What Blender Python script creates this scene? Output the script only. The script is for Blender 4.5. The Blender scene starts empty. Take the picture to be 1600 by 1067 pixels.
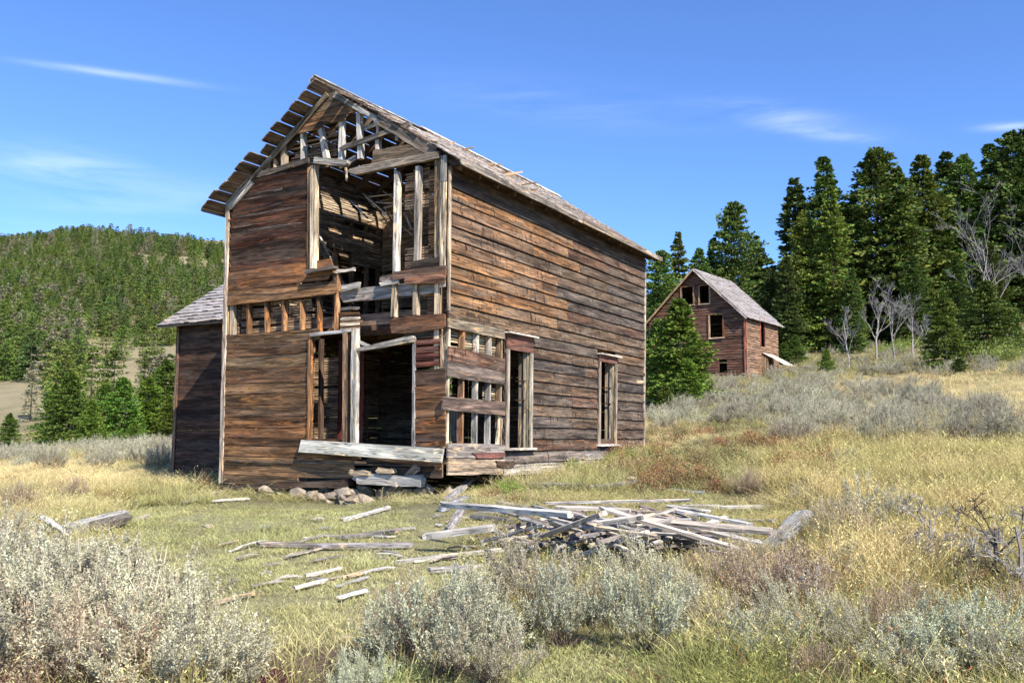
import bpy, math, random
import numpy as np
from mathutils import Vector, Matrix
random.seed(7); RNG = np.random.default_rng(7)
sc = bpy.context.scene
COL = sc.collection
V = Vector
# ------------------------------------------------------------------ camera
FPX, PITCH, ROLL = 1412.93, 0.1003, 0.0044
cam_d = bpy.data.cameras.new('camera'); cam = bpy.data.objects.new('camera', cam_d); COL.objects.link(cam)
cam_d.sensor_width = 36; cam_d.lens = 36 * FPX / 1600; cam_d.clip_end = 6000; cam_d.clip_start = .05
cam.matrix_world = Matrix.Rotation(math.pi/2 + PITCH, 4, 'X') @ Matrix.Rotation(ROLL, 4, 'Z')
sc.camera = cam
# ------------------------------------------------------------------ light
SUN_EL, SX, SY = math.radians(41), .57, -.8216
w = bpy.data.worlds.new('World'); sc.world = w; w.use_nodes = True
nt = w.node_tree; nt.nodes.clear()
def N(nt, t, **k):
    n = nt.nodes.new(t)
    for a, b in k.items():
        if a.startswith('i_'):
            n.inputs[int(a[2:])].default_value = b
        else: setattr(n, a, b)
    return n
def L(nt, a, b): nt.links.new(a, b)
sky = N(nt, 'ShaderNodeTexSky', sky_type='NISHITA', sun_disc=False)
sky.sun_elevation = SUN_EL; sky.sun_rotation = math.atan2(SX, SY)
sky.altitude = 1900; sky.air_density = 1.0; sky.dust_density = .12; sky.ozone_density = 3.0
tcw = N(nt, 'ShaderNodeTexCoord')
# deep polarised blue: one uniform tint of the whole sky
tint = N(nt, 'ShaderNodeMix', data_type='RGBA', blend_type='MULTIPLY'); tint.inputs[0].default_value = 1
tint.inputs[7].default_value = (.76, .99, 1.36, 1)
L(nt, sky.outputs[0], tint.inputs[6])
# cirrus streaks, laid on a plane high above
sep = N(nt, 'ShaderNodeSeparateXYZ'); L(nt, tcw.outputs['Generated'], sep.inputs[0])
def M(nt, op, a, b=None, c=None, clamp=False):
    n = N(nt, 'ShaderNodeMath', operation=op); n.use_clamp = clamp
    for i, x in enumerate((a, b, c)):
        if x is None: continue
        if isinstance(x, (int, float)): n.inputs[i].default_value = x
        else: L(nt, x, n.inputs[i])
    return n.outputs[0]
fc = 0.0
def streak(px, py, hw, hh, amt, ang):   # a cirrus streak at a direction of the sky (angular ellipse)
    global fc
    x = (px-800)/FPX; zz = (675.7-py)/FPX; ln = math.sqrt(1+x*x+zz*zz)
    xx = M(nt, 'SUBTRACT', M(nt, 'DIVIDE', sep.outputs[0], M(nt, 'MAXIMUM', sep.outputs[1], .05)), x)
    yy = M(nt, 'SUBTRACT', M(nt, 'DIVIDE', sep.outputs[2], M(nt, 'MAXIMUM', sep.outputs[1], .05)), zz)
    c, s = math.cos(ang), math.sin(ang)
    u_ = M(nt, 'DIVIDE', M(nt, 'ADD', M(nt, 'MULTIPLY', xx, c), M(nt, 'MULTIPLY', yy, s)), hw/FPX)
    v_ = M(nt, 'DIVIDE', M(nt, 'ADD', M(nt, 'MULTIPLY', xx, -s), M(nt, 'MULTIPLY', yy, c)), hh/FPX)
    r2 = M(nt, 'ADD', M(nt, 'MULTIPLY', u_, u_), M(nt, 'MULTIPLY', v_, v_))
    g = M(nt, 'POWER', 2.718, M(nt, 'MULTIPLY', r2, -1.0))
    g = M(nt, 'MULTIPLY', g, M(nt, 'GREATER_THAN', sep.outputs[1], 0.05))
    wv = M(nt, 'MULTIPLY_ADD', cn3.outputs[0], 3.0, -.95, clamp=True)
    fc = M(nt, 'ADD', fc, M(nt, 'MULTIPLY', M(nt, 'MULTIPLY', g, wv), amt*.4), clamp=True)
mp3 = N(nt, 'ShaderNodeMapping'); mp3.inputs['Rotation'].default_value = (0, math.radians(12), 0); mp3.inputs['Scale'].default_value = (5, 5, 38)
L(nt, tcw.outputs['Generated'], mp3.inputs[0])
cn3 = N(nt, 'ShaderNodeTexNoise'); cn3.inputs['Scale'].default_value = 1.6; cn3.inputs['Detail'].default_value = 5; cn3.inputs['Roughness'].default_value = .6; cn3.inputs['Distortion'].default_value = .4
L(nt, mp3.outputs[0], cn3.inputs['Vector'])
streak(1240, 170, 130, 20, .5, -.17); streak(1300, 195, 70, 9, .55, -.12)
streak(860, 148, 200, 34, .2, -.15)
streak(90, 262, 130, 34, .62, -.1); streak(150, 320, 120, 14, .3, -.05); streak(160, 102, 130, 6, .65, -.13)
streak(1600, 182, 50, 7, .7, .05); streak(300, 300, 140, 22, .25, -.05); streak(60, 360, 200, 22, .2, 0)
mixc = N(nt, 'ShaderNodeMix', data_type='RGBA'); L(nt, fc, mixc.inputs[0]); L(nt, tint.outputs[2], mixc.inputs[6]); mixc.inputs[7].default_value = (7.6, 8.2, 9.0, 1)
bg = N(nt, 'ShaderNodeBackground'); bg.inputs[1].default_value = .118
L(nt, mixc.outputs[2], bg.inputs[0]); wo = N(nt, 'ShaderNodeOutputWorld'); L(nt, bg.outputs[0], wo.inputs[0])
sun_d = bpy.data.lights.new('sun', 'SUN'); sun_d.energy = 5.0; sun_d.angle = math.radians(.53); sun_d.color = (1, .95, .87)
sun = bpy.data.objects.new('sun', sun_d); COL.objects.link(sun)
sdir = V((SX*math.cos(SUN_EL), SY*math.cos(SUN_EL), math.sin(SUN_EL)))
sun.rotation_euler = sdir.to_track_quat('Z', 'Y').to_euler(); sun.location = sdir*40
sc.view_settings.view_transform = 'Standard'; sc.view_settings.look = 'None'; sc.view_settings.gamma = 1; sc.view_settings.exposure = .74
sc.view_settings.use_curve_mapping = False
sc.render.engine = 'CYCLES'; sc.cycles.max_bounces = 4; sc.cycles.diffuse_bounces = 2; sc.cycles.transmission_bounces = 2; sc.cycles.glossy_bounces = 1; sc.cycles.transparent_max_bounces = 4
# ------------------------------------------------------------------ picture <-> place
CX, CY = 800, 533.5
cp, sp, cr, sr = math.cos(PITCH), math.sin(PITCH), math.cos(ROLL), math.sin(ROLL)
def proj(p):
    d = p[1]*cp + p[2]*sp; v = p[2]*cp - p[1]*sp
    X = FPX*p[0]/d; Y = -FPX*v/d
    return CX + X*cr - Y*sr, CY + X*sr + Y*cr
def projv(x, y, z):
    d = y*cp + z*sp; d = np.where(d < .1, .1, d); v = z*cp - y*sp
    return CX + FPX*x/d, CY - FPX*v/d
def ray(px, py):
    X, Y = px-CX, py-CY
    X, Y = X*cr + Y*sr, -X*sr + Y*cr
    r = V((X, FPX*cp + Y*sp, FPX*sp - Y*cp))
    return r / r.y
# ------------------------------------------------------------------ terrain
HOR = 675.7
def zz(d, row): return d*(HOR-row)/FPX
far_ = [(700, 150), (1200, 150), (5000, 100)]; far2 = [(700, 36), (1200, 40), (5000, 40)]
TAB = [
 (-.95, [(0,-1.6),(10,-1.5),(20,-1.3),(45,-1.8),(100,-2.4),(140,-1),(250,22),(550,110)]),
 (-.566,[(0,-1.62),(6,-1.6),(10,-1.5),(14,-1.35),(20,-1.25),(30,-1.3),(45,-1.5),(100,-2.3),(125,-1.5),(160,zz(160,612)),(250,zz(250,530)),(550,zz(550,384))]),
 (-.44, [(0,-1.62),(6,-1.6),(10,-1.5),(14,-1.32),(20,-1.18),(30,-1.15),(45,-1.15),(90,-1.3),(125,-1),(160,zz(160,615)),(250,zz(250,530)),(550,zz(550,392))]),
 (-.318,[(0,-1.62),(6,-1.6),(10,-1.45),(14,-1.25),(17.6,-1.1),(22,-1.05),(30,-1),(45,-.8),(90,-.8),(125,0),(160,zz(160,610)),(250,zz(250,530)),(550,zz(550,404))]),
 (-.2,  [(0,-1.62),(6,-1.6),(10,-1.42),(14,-1.26),(16.2,-1.2),(20,-1.05),(30,-.8),(45,-.5),(90,1),(160,12),(250,28),(550,112)]),
 (-.075,[(0,-1.62),(6,-1.58),(10,-1.36),(14,-1.06),(16.5,-.98),(22,-.7),(40,-.3),(80,2),(150,8),(300,20),(550,32)]),
 (.145, [(0,-1.6),(6,-1.56),(10,-1.3),(14,-1.03),(18,-.78),(22.4,-.42),(30,-.02),(45,.9),(66,3.6),(100,8),(200,16),(550,32)]),
 (.26,  [(0,-1.6),(6,-1.54),(10,-1.25),(14,-.98),(18,-.62),(22,-.22),(35,.95),(50,2.3),(66,3.9),(100,9),(200,18),(550,33)]),
 (.354, [(0,-1.6),(6,-1.5),(9,-1.2),(12.5,-.88),(18.5,-.3),(34,.95),(50,2.6),(68,4.9),(85,7.6),(200,20),(550,34)]),
 (.46,  [(0,-1.6),(6.3,-1.48),(9,-1.15),(12,-.82),(17,-.22),(24,.4),(32,1.15),(45,2.6),(60,4.6),(90,9),(200,22),(550,35)]),
 (.566, [(0,-1.6),(6.3,-1.45),(9,-1.1),(12,-.75),(17,-.1),(24,.7),(32,1.6),(50,4),(90,11),(200,24),(550,36)]),
 (.95,  [(0,-1.6),(9,-1.0),(17,.1),(32,2.2),(50,5),(90,13),(200,25),(550,36)]),
]
DG = np.concatenate([np.linspace(0, 40, 161), np.geomspace(40.5, 6000, 240)])
AG = np.array([t[0] for t in TAB])
ZG = np.array([np.interp(DG, [p[0] for p in t[1]+(far_ if t[0] < -.15 else far2)], [p[1] for p in t[1]+(far_ if t[0] < -.15 else far2)]) for t in TAB])
k = np.array([1,2,3,4,3,2,1.]); k /= k.sum()
for i in range(len(ZG)):
    e = np.concatenate([np.full(3, ZG[i,0]), ZG[i], np.full(3, ZG[i,-1])]); ZG[i] = np.convolve(e, k, 'valid')
def vnoise(x, y, s, seed=0):
    x = np.asarray(x, float)/s; y = np.asarray(y, float)/s
    xi = np.floor(x); yi = np.floor(y); fx = x-xi; fy = y-yi
    def h(a, b):
        q = np.sin(a*127.1 + b*311.7 + seed*74.7)*43758.5453
        return q-np.floor(q)
    fx = fx*fx*(3-2*fx); fy = fy*fy*(3-2*fy)
    return (h(xi,yi)*(1-fx)+h(xi+1,yi)*fx)*(1-fy)+(h(xi,yi+1)*(1-fx)+h(xi+1,yi+1)*fx)*fy
def height(x, y):
    x = np.asarray(x, float); y = np.asarray(y, float)
    d = np.maximum(y, 3.0)
    a = np.clip(x/d, AG[0], AG[-1]-1e-6)
    i = np.clip(np.searchsorted(AG, a, side='right')-1, 0, len(AG)-2)
    t = (a-AG[i])/(AG[i+1]-AG[i]); t = t*t*(3-2*t)
    j = np.interp(np.maximum(y, 0), DG, np.arange(len(DG))); j0 = np.minimum(j.astype(int), len(DG)-2); tj = j-j0
    z0 = ZG[i, j0]*(1-tj)+ZG[i, j0+1]*tj; z1 = ZG[i+1, j0]*(1-tj)+ZG[i+1, j0+1]*tj
    z = z0*(1-t)+z1*t
    z = z + (vnoise(x,y,2.6,1)-.5)*.10 + (vnoise(x,y,.7,2)-.5)*.05 + (vnoise(x,y,.25,3)-.5)*.02
    far = np.clip((y-70)/150, 0, 1)
    z = z + far*((vnoise(x,y,60,4)-.5)*16 + (vnoise(x,y,22,5)-.5)*5)
    return z
def hz(x, y): return float(height(x, y))
def G(px, py, lift=0):
    r = ray(px, py); lo = 3.0; d = lo
    while d < 900:
        z = hz(r.x*d, d)
        if r.z*d < z: break
        lo = d; d *= 1.03
    hi = d
    for _ in range(18):
        m = (lo+hi)/2
        if r.z*m < hz(r.x*m, m): hi = m
        else: lo = m
    return V((r.x*hi, hi, hz(r.x*hi, hi)+lift))
# ------------------------------------------------------------------ materials
def newmat(name):
    m = bpy.data.materials.new(name); m.use_nodes = True; t = m.node_tree; t.nodes.clear()
    b = N(t, 'ShaderNodeBsdfPrincipled'); o = N(t, 'ShaderNodeOutputMaterial'); L(t, b.outputs[0], o.inputs[0])
    b.inputs['Roughness'].default_value = .85; b.inputs['Specular IOR Level'].default_value = .25
    return m, t, b
def ramp(t, fac, stops):
    r = N(t, 'ShaderNodeValToRGB'); L(t, fac, r.inputs[0]); e = r.color_ramp.elements
    while len(e) < len(stops): e.new(.5)
    for el, (p, c) in zip(e, stops):
        el.position = p; el.color = (c, c, c, 1) if isinstance(c, (int, float)) else (*c, 1)
    return r.outputs[0]
def mix(t, fac, a, b, bt='MIX'):
    m = N(t, 'ShaderNodeMix', data_type='RGBA', blend_type=bt)
    for s, x in ((0, fac), (6, a), (7, b)):
        if isinstance(x, (int, float)): m.inputs[s].default_value = x
        elif isinstance(x, tuple): m.inputs[s].default_value = (*x, 1)
        else: L(t, x, m.inputs[s])
    return m.outputs[2]
def noise(t, vec, scale, detail=5, rough=.6, dist=0):
    n = N(t, 'ShaderNodeTexNoise'); L(t, vec, n.inputs['Vector']); n.inputs['Scale'].default_value = scale
    n.inputs['Detail'].default_value = detail; n.inputs['Roughness'].default_value = rough; n.inputs['Distortion'].default_value = dist
    return n.outputs[0]
def mapping(t, vec, scale):
    m = N(t, 'ShaderNodeMapping'); L(t, vec, m.inputs[0]); m.inputs['Scale'].default_value = scale; return m.outputs[0]
def wood(name, checks=0.0, grey=.5, bump=.6, const=None, con=1.0):
    m, t, b = newmat(name)
    tc = N(t, 'ShaderNodeTexCoord'); oi = N(t, 'ShaderNodeObjectInfo')
    off = N(t, 'ShaderNodeVectorMath', operation='SCALE'); off.inputs[0].default_value = (37, 11, 23); L(t, oi.outputs['Random'], off.inputs['Scale'])
    ad = N(t, 'ShaderNodeVectorMath', operation='ADD'); L(t, tc.outputs['Object'], ad.inputs[0]); L(t, off.outputs[0], ad.inputs[1])
    P = ad.outputs[0]
    g1 = noise(t, mapping(t, P, (1.1, 9, 16)), 1.0, 5, .68, .8)
    g2 = noise(t, mapping(t, P, (4, 60, 75)), 1.0, 3, .6)
    g3 = noise(t, mapping(t, P, (.9, 1, 4.5)), 1.0, 3, .6, .5)
    g4 = noise(t, mapping(t, P, (1.6, 2, 10)), 1.0, 4, .7, 1.2)
    base = oi.outputs['Color'] if const is None else const
    c = mix(t, 1.0, base, ramp(t, g1, [(.30, 1-.75*con), (.5, 1.0), (.66, 1+1.2*con)]), 'MULTIPLY')
    g5 = noise(t, mapping(t, P, (.55, 1, 7)), 1.0, 3, .6, .6)
    c = mix(t, con, c, mix(t, 1.0, c, ramp(t, g5, [(.36, .42), (.5, 1.0), (.62, 1.45)]), 'MULTIPLY'))
    warm = mix(t, 1.0, base, (2.6, 2.1, 1.5), 'MULTIPLY')
    c = mix(t, ramp(t, g4, [(.57, 0), (.66, .9)]), c, warm)
    gy = mix(t, 1.0, (.20, .158, .115), ramp(t, g1, [(.3, .5), (.7, 1.5)]), 'MULTIPLY')
    c = mix(t, M(t, 'MULTIPLY', ramp(t, g3, [(.46, 0), (.64, 1)]), grey), c, gy)
    c = mix(t, ramp(t, g2, [(.34, .85), (.46, 0)]), c, (.012, .008, .006))
    # knots
    vo = N(t, 'ShaderNodeTexVoronoi'); L(t, mapping(t, P, (1.7, 1, 6)), vo.inputs['Vector']); vo.inputs['Scale'].default_value = 1; vo.inputs['Randomness'].default_value = 1
    c = mix(t, ramp(t, vo.outputs['Distance'], [(.05, .9), (.09, 0)]), c, (.02, .010, .006))
    hsum = M(t, 'ADD', g1, M(t, 'MULTIPLY', g2, .8))
    if checks:
        k1 = noise(t, mapping(t, P, (17, 1, 3.2)), 1.0, 3, .6, 1.5)
        k2 = noise(t, mapping(t, P, (1.2, 1, 1.8)), 1.0, 2)
        cm = M(t, 'MULTIPLY', ramp(t, k1, [(.36, 1), (.42, 0)]), ramp(t, k2, [(.45, 0), (.56, checks)]))
        c = mix(t, cm, c, (.014, .008, .006)); hsum = M(t, 'SUBTRACT', hsum, cm)
    L(t, c, b.inputs['Base Color'])
    bp = N(t, 'ShaderNodeBump'); bp.inputs['Strength'].default_value = bump; bp.inputs['Distance'].default_value = .012
    L(t, hsum, bp.inputs['Height']); L(t, bp.outputs[0], b.inputs['Normal'])
    return m
WOOD = wood('weathered_wood', 0, .28)
WOODC = wood('checked_wood', 1.0, .5)
WOODG = wood('silver_wood', 0, .22, .7, con=.5)
BR = (.18,.082,.034); DR = (.125,.048,.023); OR = (.34,.165,.065); GR = (.15,.118,.092); DK = (.06,.035,.022); PL = (.50,.39,.26); SV = (.52,.465,.39); LA = (.30,.19,.105); TN = (.35,.235,.13)
def jit(c, a=.2):
    f = 1+random.uniform(-a, a); g = random.uniform(-a*.3, a*.3)
    return (c[0]*f*(1+g), c[1]*f, c[2]*f*(1-g), 1)
def attr_mat(name, obj=False, inst=None, rough=.7, trans=.25, bright=1.0, var=.35):
    """leaf and grass surfaces: vertex colour x object or instance tint, thin and slightly translucent"""
    m, t, b = newmat(name); b.inputs['Roughness'].default_value = rough; b.inputs['Specular IOR Level'].default_value = .2
    a = N(t, 'ShaderNodeAttribute', attribute_name='Col'); c = a.outputs['Color']
    oi = N(t, 'ShaderNodeObjectInfo')
    if obj: c = mix(t, 1.0, c, oi.outputs['Color'], 'MULTIPLY')
    if inst:
        i = N(t, 'ShaderNodeAttribute', attribute_name=inst, attribute_type='INSTANCER'); c = mix(t, 1.0, c, i.outputs['Color'], 'MULTIPLY')
    hs = N(t, 'ShaderNodeHueSaturation'); L(t, c, hs.inputs['Color']); L(t, M(t, 'MULTIPLY_ADD', oi.outputs['Random'], var, bright-var/2), hs.inputs['Value'])
    L(t, M(t, 'MULTIPLY_ADD', oi.outputs['Random'], .03, .485), hs.inputs['Hue'])
    L(t, hs.outputs[0], b.inputs['Base Color'])
    if trans:
        tr = N(t, 'ShaderNodeBsdfTranslucent'); L(t, hs.outputs[0], tr.inputs[0]); ms = N(t, 'ShaderNodeMixShader'); ms.inputs[0].default_value = trans
        L(t, b.outputs[0], ms.inputs[1]); L(t, tr.outputs[0], ms.inputs[2])
        L(t, ms.outputs[0], [n for n in t.nodes if n.type == 'OUTPUT_MATERIAL'][0].inputs[0])
    return m
LEAF = attr_mat('conifer_needles', obj=True, trans=.2)
LEAFI = attr_mat('far_conifer_needles', inst='tint', trans=.2)
SAGEM = attr_mat('sagebrush_leaves', obj=True, trans=.2, var=.25)
SAGEI = attr_mat('far_sagebrush_leaves', inst='tint', trans=.3)
GRASSM = attr_mat('dry_grass', inst='tint', trans=.15)
def bark(name, c1, c2):
    m, t, b = newmat(name); tc = N(t, 'ShaderNodeTexCoord')
    n = noise(t, mapping(t, tc.outputs['Object'], (6, 6, 1.5)), 2, 6, .7)
    L(t, mix(t, ramp(t, n, [(.35, 0), (.65, 1)]), c1, c2), b.inputs['Base Color'])
    bp = N(t, 'ShaderNodeBump'); bp.inputs['Strength'].default_value = .6; L(t, n, bp.inputs['Height']); L(t, bp.outputs[0], b.inputs['Normal'])
    return m
BARK = bark('bark', (.05,.035,.025), (.12,.09,.065)); DEADB = bark('dead_bark', (.16,.14,.12), (.42,.38,.34)); STONE = bark('pale_stone', (.20,.15,.10), (.42,.34,.25))
REDM = bark('rusted_red_metal', (.05,.012,.014), (.085,.028,.03))
# ------------------------------------------------------------------ tags and objects
def tag(o, label=None, cat=None, group=None, kind=None):
    if label: o['label'] = label
    if cat: o['category'] = cat
    if group: o['group'] = group
    if kind: o['kind'] = kind
    return o
def empty(name, loc, label, cat, group=None):
    o = bpy.data.objects.new(name, None); COL.objects.link(o); o.location = loc; o.empty_display_size = .3
    return tag(o, label, cat, group)
def mesh_obj(name, verts, faces, mat, parent=None, M4=None, color=None, cols=None, smooth=False, link=True):
    me = bpy.data.meshes.new(name)
    if isinstance(verts, np.ndarray) and isinstance(faces, np.ndarray):
        nv, nf, k = len(verts), len(faces), faces.shape[1]
        me.vertices.add(nv); me.vertices.foreach_set('co', verts.astype(np.float32).ravel())
        me.loops.add(nf*k); me.loops.foreach_set('vertex_index', faces.astype(np.int32).ravel())
        me.polygons.add(nf); me.polygons.foreach_set('loop_start', np.arange(0, nf*k, k, dtype=np.int32)); me.update(calc_edges=True)
    else:
        me.from_pydata([tuple(v) for v in verts], [], [tuple(f) for f in faces])
    if cols is not None:
        ca = me.color_attributes.new('Col', 'FLOAT_COLOR', 'POINT')
        c4 = np.concatenate([cols, np.ones((len(cols), 1))], 1).astype(np.float32); ca.data.foreach_set('color', c4.ravel())
    if smooth: me.polygons.foreach_set('use_smooth', [True]*len(me.polygons))
    me.materials.append(mat); me.validate()
    o = bpy.data.objects.new(name, me)
    if link: COL.objects.link(o)
    if M4 is not None:
        if parent is not None: M4 = Matrix.Translation(-parent.location) @ M4
        o.matrix_basis = M4
    if parent is not None: o.parent = parent
    if color: o.color = color if len(color) == 4 else (*color, 1)
    return o
def frame(A, B, n):
    X = (B-A).normalized(); Y = (n - X*n.dot(X)).normalized(); Z = X.cross(Y)
    return Matrix(((X.x,Y.x,Z.x,A.x),(X.y,Y.y,Z.y,A.y),(X.z,Y.z,Z.z,A.z),(0,0,0,1)))
def beam(name, parent, A, B, w0, t, n, col=BR, w1=None, rag=(0, 0), seg=4, wob=.004, mat=None, tilt=0, bow=0, cj=.22, rnd=0):
    """a board or post from A to B: w across, t thick along n; rag = how far the ends are splintered"""
    w1 = w0 if w1 is None else w1
    F = frame(A, B, n); Ln = (B-A).length; vs = []; fs = []
    ss = [i/seg for i in range(seg+1)]
    if rag[0] and Ln > .3: ss.insert(1, min((rag[0]*1.1+.03)/Ln, .45/seg))
    if rag[1] and Ln > .3: ss.insert(-1, 1-min((rag[1]*1.1+.03)/Ln, .45/seg))
    seg = len(ss)-1
    for i, s in enumerate(ss):
        x = s*Ln; hw = (w0*(1-s)+w1*s)/2; r = rag[0] if i == 0 else rag[1] if i == seg else 0
        by = bow*math.sin(s*math.pi)
        for j, zf in enumerate((1, 0, -1)):
            xr = x + (random.uniform(0, r) if i == 0 else -random.uniform(0, r) if i == seg else 0)
            if r and j == 1: xr += (r if i else -r)*.2
            zo = zf*hw*(1-(.18*random.random() if r else 0)) + (random.uniform(-wob, wob) if 0 < i < seg or r else 0)
            ty = tilt*(-zf)*.5
            yo = (t/2) * (1 if j == 1 or not rnd else 1-rnd)
            vs.append((xr, by+ty+yo, zo)); vs.append((xr, by+ty-yo, zo))
    # order per section: top f/b, mid f/b, bottom f/b
    for i in range(seg):
        a = i*6; b = a+6
        for p, q in ((0,2),(2,4),(4,5),(5,3),(3,1),(1,0)):
            fs.append((a+p, a+q, b+q, b+p))
    fs += [(0,1,3,2),(2,3,5,4)]; e = seg*6; fs += [(e+2,e+3,e+1,e),(e+4,e+5,e+3,e+2)]
    return mesh_obj(name, vs, fs, mat or WOOD, parent, F, jit(col, cj))
# ================================================================== GROUND
def grid_axis(n, R, c): s = np.linspace(-1, 1, n); return R*np.sinh(7.2*s)/np.sinh(7.2)+c
gx = grid_axis(381, 2500, 0); gy = grid_axis(381, 2500, 12)
XX, YY = np.meshgrid(gx, gy); ZZ = height(XX, YY)
NX = len(gx); idx = np.arange(NX*NX).reshape(NX, NX)
gf = np.stack([idx[:-1,:-1], idx[:-1,1:], idx[1:,1:], idx[1:,:-1]], -1).reshape(-1, 4)
gv = np.stack([XX.ravel(), YY.ravel(), ZZ.ravel()], 1)
def zones(x, y):
    """what grows where: weights for bare soil, short green turf, gold meadow, far hillside"""
    z = height(x, y); px, py = projv(x, np.maximum(y, .5), z)
    px = px + (vnoise(x,y,1.5,11)-.5)*120*np.clip(12/np.maximum(y,3),.2,1); py = py + (vnoise(x,y,1.1,12)-.5)*50*np.clip(12/np.maximum(y,3),.2,1)
    def box(a, b, c, d, s=25): return np.clip((px-a)/s,0,1)*np.clip((b-px)/s,0,1)*np.clip((py-c)/s,0,1)*np.clip((d-py)/s,0,1)
    near = np.clip((60-y)/10, 0, 1)*np.clip((y-2)/2, 0, 1)
    turf = np.maximum(box(130, 760, 772, 1030, 40), box(560, 1120, 960, 1300, 30))*near
    soil = np.maximum(box(310, 610, 985, 1300, 25), box(470,700,930,1000,30)*.4)*near
    gold = np.maximum(box(1290, 2400, 575, 665, 12), np.maximum(box(-900, 345, 722, 775, 12)*.9, box(1000, 1100, 660, 720,10)))*near
    straw = box(1180, 2400, 640, 960, 50)*near
    hill = np.clip((y-110)/40, 0, 1)
    return turf, soil, gold, straw, hill
def ground_col(x, y):
    turf, soil, gold, straw, hill = zones(x, y)
    c = np.tile(np.array([.20,.17,.08]), (len(x), 1))
    for m, col in ((turf,(.31,.28,.14)), (straw,(.27,.22,.12)), (gold,(.44,.37,.21)), (hill,(.27,.225,.13)), (soil,(.19,.13,.09))):
        c = c*(1-m[:,None]) + np.array(col)*m[:,None]
    return c*(.8+.4*vnoise(x,y,.9,20))[:,None]
gm, t, b = newmat('meadow_ground')
a = N(t, 'ShaderNodeAttribute', attribute_name='Col'); tc = N(t, 'ShaderNodeTexCoord')
n1 = noise(t, tc.outputs['Object'], 14, 8, .75); n2 = noise(t, tc.outputs['Object'], 60, 4, .7); n3 = noise(t, tc.outputs['Object'], 1.3, 5, .6)
c = mix(t, 1.0, a.outputs['Color'], ramp(t, n1, [(.3,.45),(.5,.95),(.7,1.6)]), 'MULTIPLY')
c = mix(t, ramp(t, n3, [(.5,0),(.7,.35)]), c, (.13,.12,.05))
c = mix(t, ramp(t, n2, [(.6,0),(.72,.5)]), c, (.33,.28,.18))
L(t, c, b.inputs['Base Color']); b.inputs['Roughness'].default_value = 1
bp = N(t, 'ShaderNodeBump'); bp.inputs['Strength'].default_value = .9; bp.inputs['Distance'].default_value = .03; L(t, M(t, 'ADD', n1, n2), bp.inputs['Height']); L(t, bp.outputs[0], b.inputs['Normal'])
g = mesh_obj('ground', gv, gf, gm, cols=ground_col(gv[:,0], gv[:,1]), smooth=True); tag(g, kind='structure')
# ================================================================== MAIN HOUSE
YAW, HNX, HNY, HZ = .5416, -1.0978, 14.9195, -.7395
W_, L_, H_, R_ = 5.269, 8.5446, 5.3, 7.134
tH = V((math.cos(YAW), -math.sin(YAW), 0)); vH = V((math.sin(YAW), math.cos(YAW), 0)); UP = V((0,0,1))
nF = -vH; nS = tH
SL = (R_-H_)/(W_/2); ZER = H_-.31*(R_-H_)/(W_/2)+.15; SLR = (R_-ZER)/(W_/2+.31)
def HW(u, v, z):
    f = 1-u/W_; s = max(0, v/L_); q = z/H_
    du = f*(.045-.085*q)*(1-.5*s)
    p = V((HNX, HNY, HZ)) + tH*(u-W_+du) + vH*v + UP*z
    r = s*(u/W_ if u > 0 else 0)
    p.z -= .14*r*q; p.x -= .09*r*(1-q)
    return p
def solve(px, py, fn):
    a, b = 2.0, 2.0
    for _ in range(12):
        x, y = proj(fn(a, b)); e = 1e-3
        x1, y1 = proj(fn(a+e, b)); x2, y2 = proj(fn(a, b+e))
        J = np.array([[(x1-x)/e, (x2-x)/e], [(y1-y)/e, (y2-y)/e]])
        d = np.linalg.solve(J, [px-x, py-y]); a += float(np.clip(d[0], -2, 2)); b += float(np.clip(d[1], -2, 2))
    return a, b
def F(px, py, v=0): return solve(px, py, lambda u, z: HW(u, v, z))      # front wall -> (u, z)
def S(px, py, u=None): return solve(px, py, lambda v, z: HW(W_ if u is None else u, v, z))   # side wall -> (v, z)
house = empty('abandoned_house', HW(W_/2, L_/2, 0), 'large two-storey abandoned wooden house with its front corner broken open, nearest building', 'house')
HN = [0]
def fb(name, x0, y0, x1, y1, w, t=.025, v=0, col=BR, **kw):
    """board on the front wall between two points, given as seen"""
    u0, z0 = F(x0, y0, v); u1, z1 = F(x1, y1, v)
    return beam(name, house, HW(u0, v-t/2, z0), HW(u1, v-t/2, z1), w, t, nF, col, **kw)
def fbe(name, x0, yt0, yb0, x1, yt1, yb1, t=.025, v=0, col=BR, **kw):
    u0, a0 = F(x0, yt0, v); _, b0 = F(x0, yb0, v); u1, a1 = F(x1, yt1, v); _, b1 = F(x1, yb1, v)
    return beam(name, house, HW(u0, v-t/2, (a0+b0)/2), HW(u1, v-t/2, (a1+b1)/2), a0-b0, t, nF, col, w1=a1-b1, **kw)
def sbe(name, x0, yt0, yb0, x1, yt1, yb1, t=.025, u=W_, col=BR, **kw):
    v0, a0 = S(x0, yt0, u); _, b0 = S(x0, yb0, u); v1, a1 = S(x1, yt1, u); _, b1 = S(x1, yb1, u)
    return beam(name, house, HW(u+t/2, v0, (a0+b0)/2), HW(u+t/2, v1, (a1+b1)/2), a0-b0, t, nS, col, w1=a1-b1, **kw)
def seg_f(name, u0, z0, u1, z1, w, t=.025, v=0, col=BR, **kw):
    return beam(name, house, HW(u0, v-t/2, z0), HW(u1, v-t/2, z1), w, t, nF, col, **kw)
def seg_s(name, v0, z0, v1, z1, w, t=.025, u=W_, col=BR, **kw):
    return beam(name, house, HW(u+t/2, v0, z0), HW(u+t/2, v1, z1), w, t, nS, col, **kw)
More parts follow.
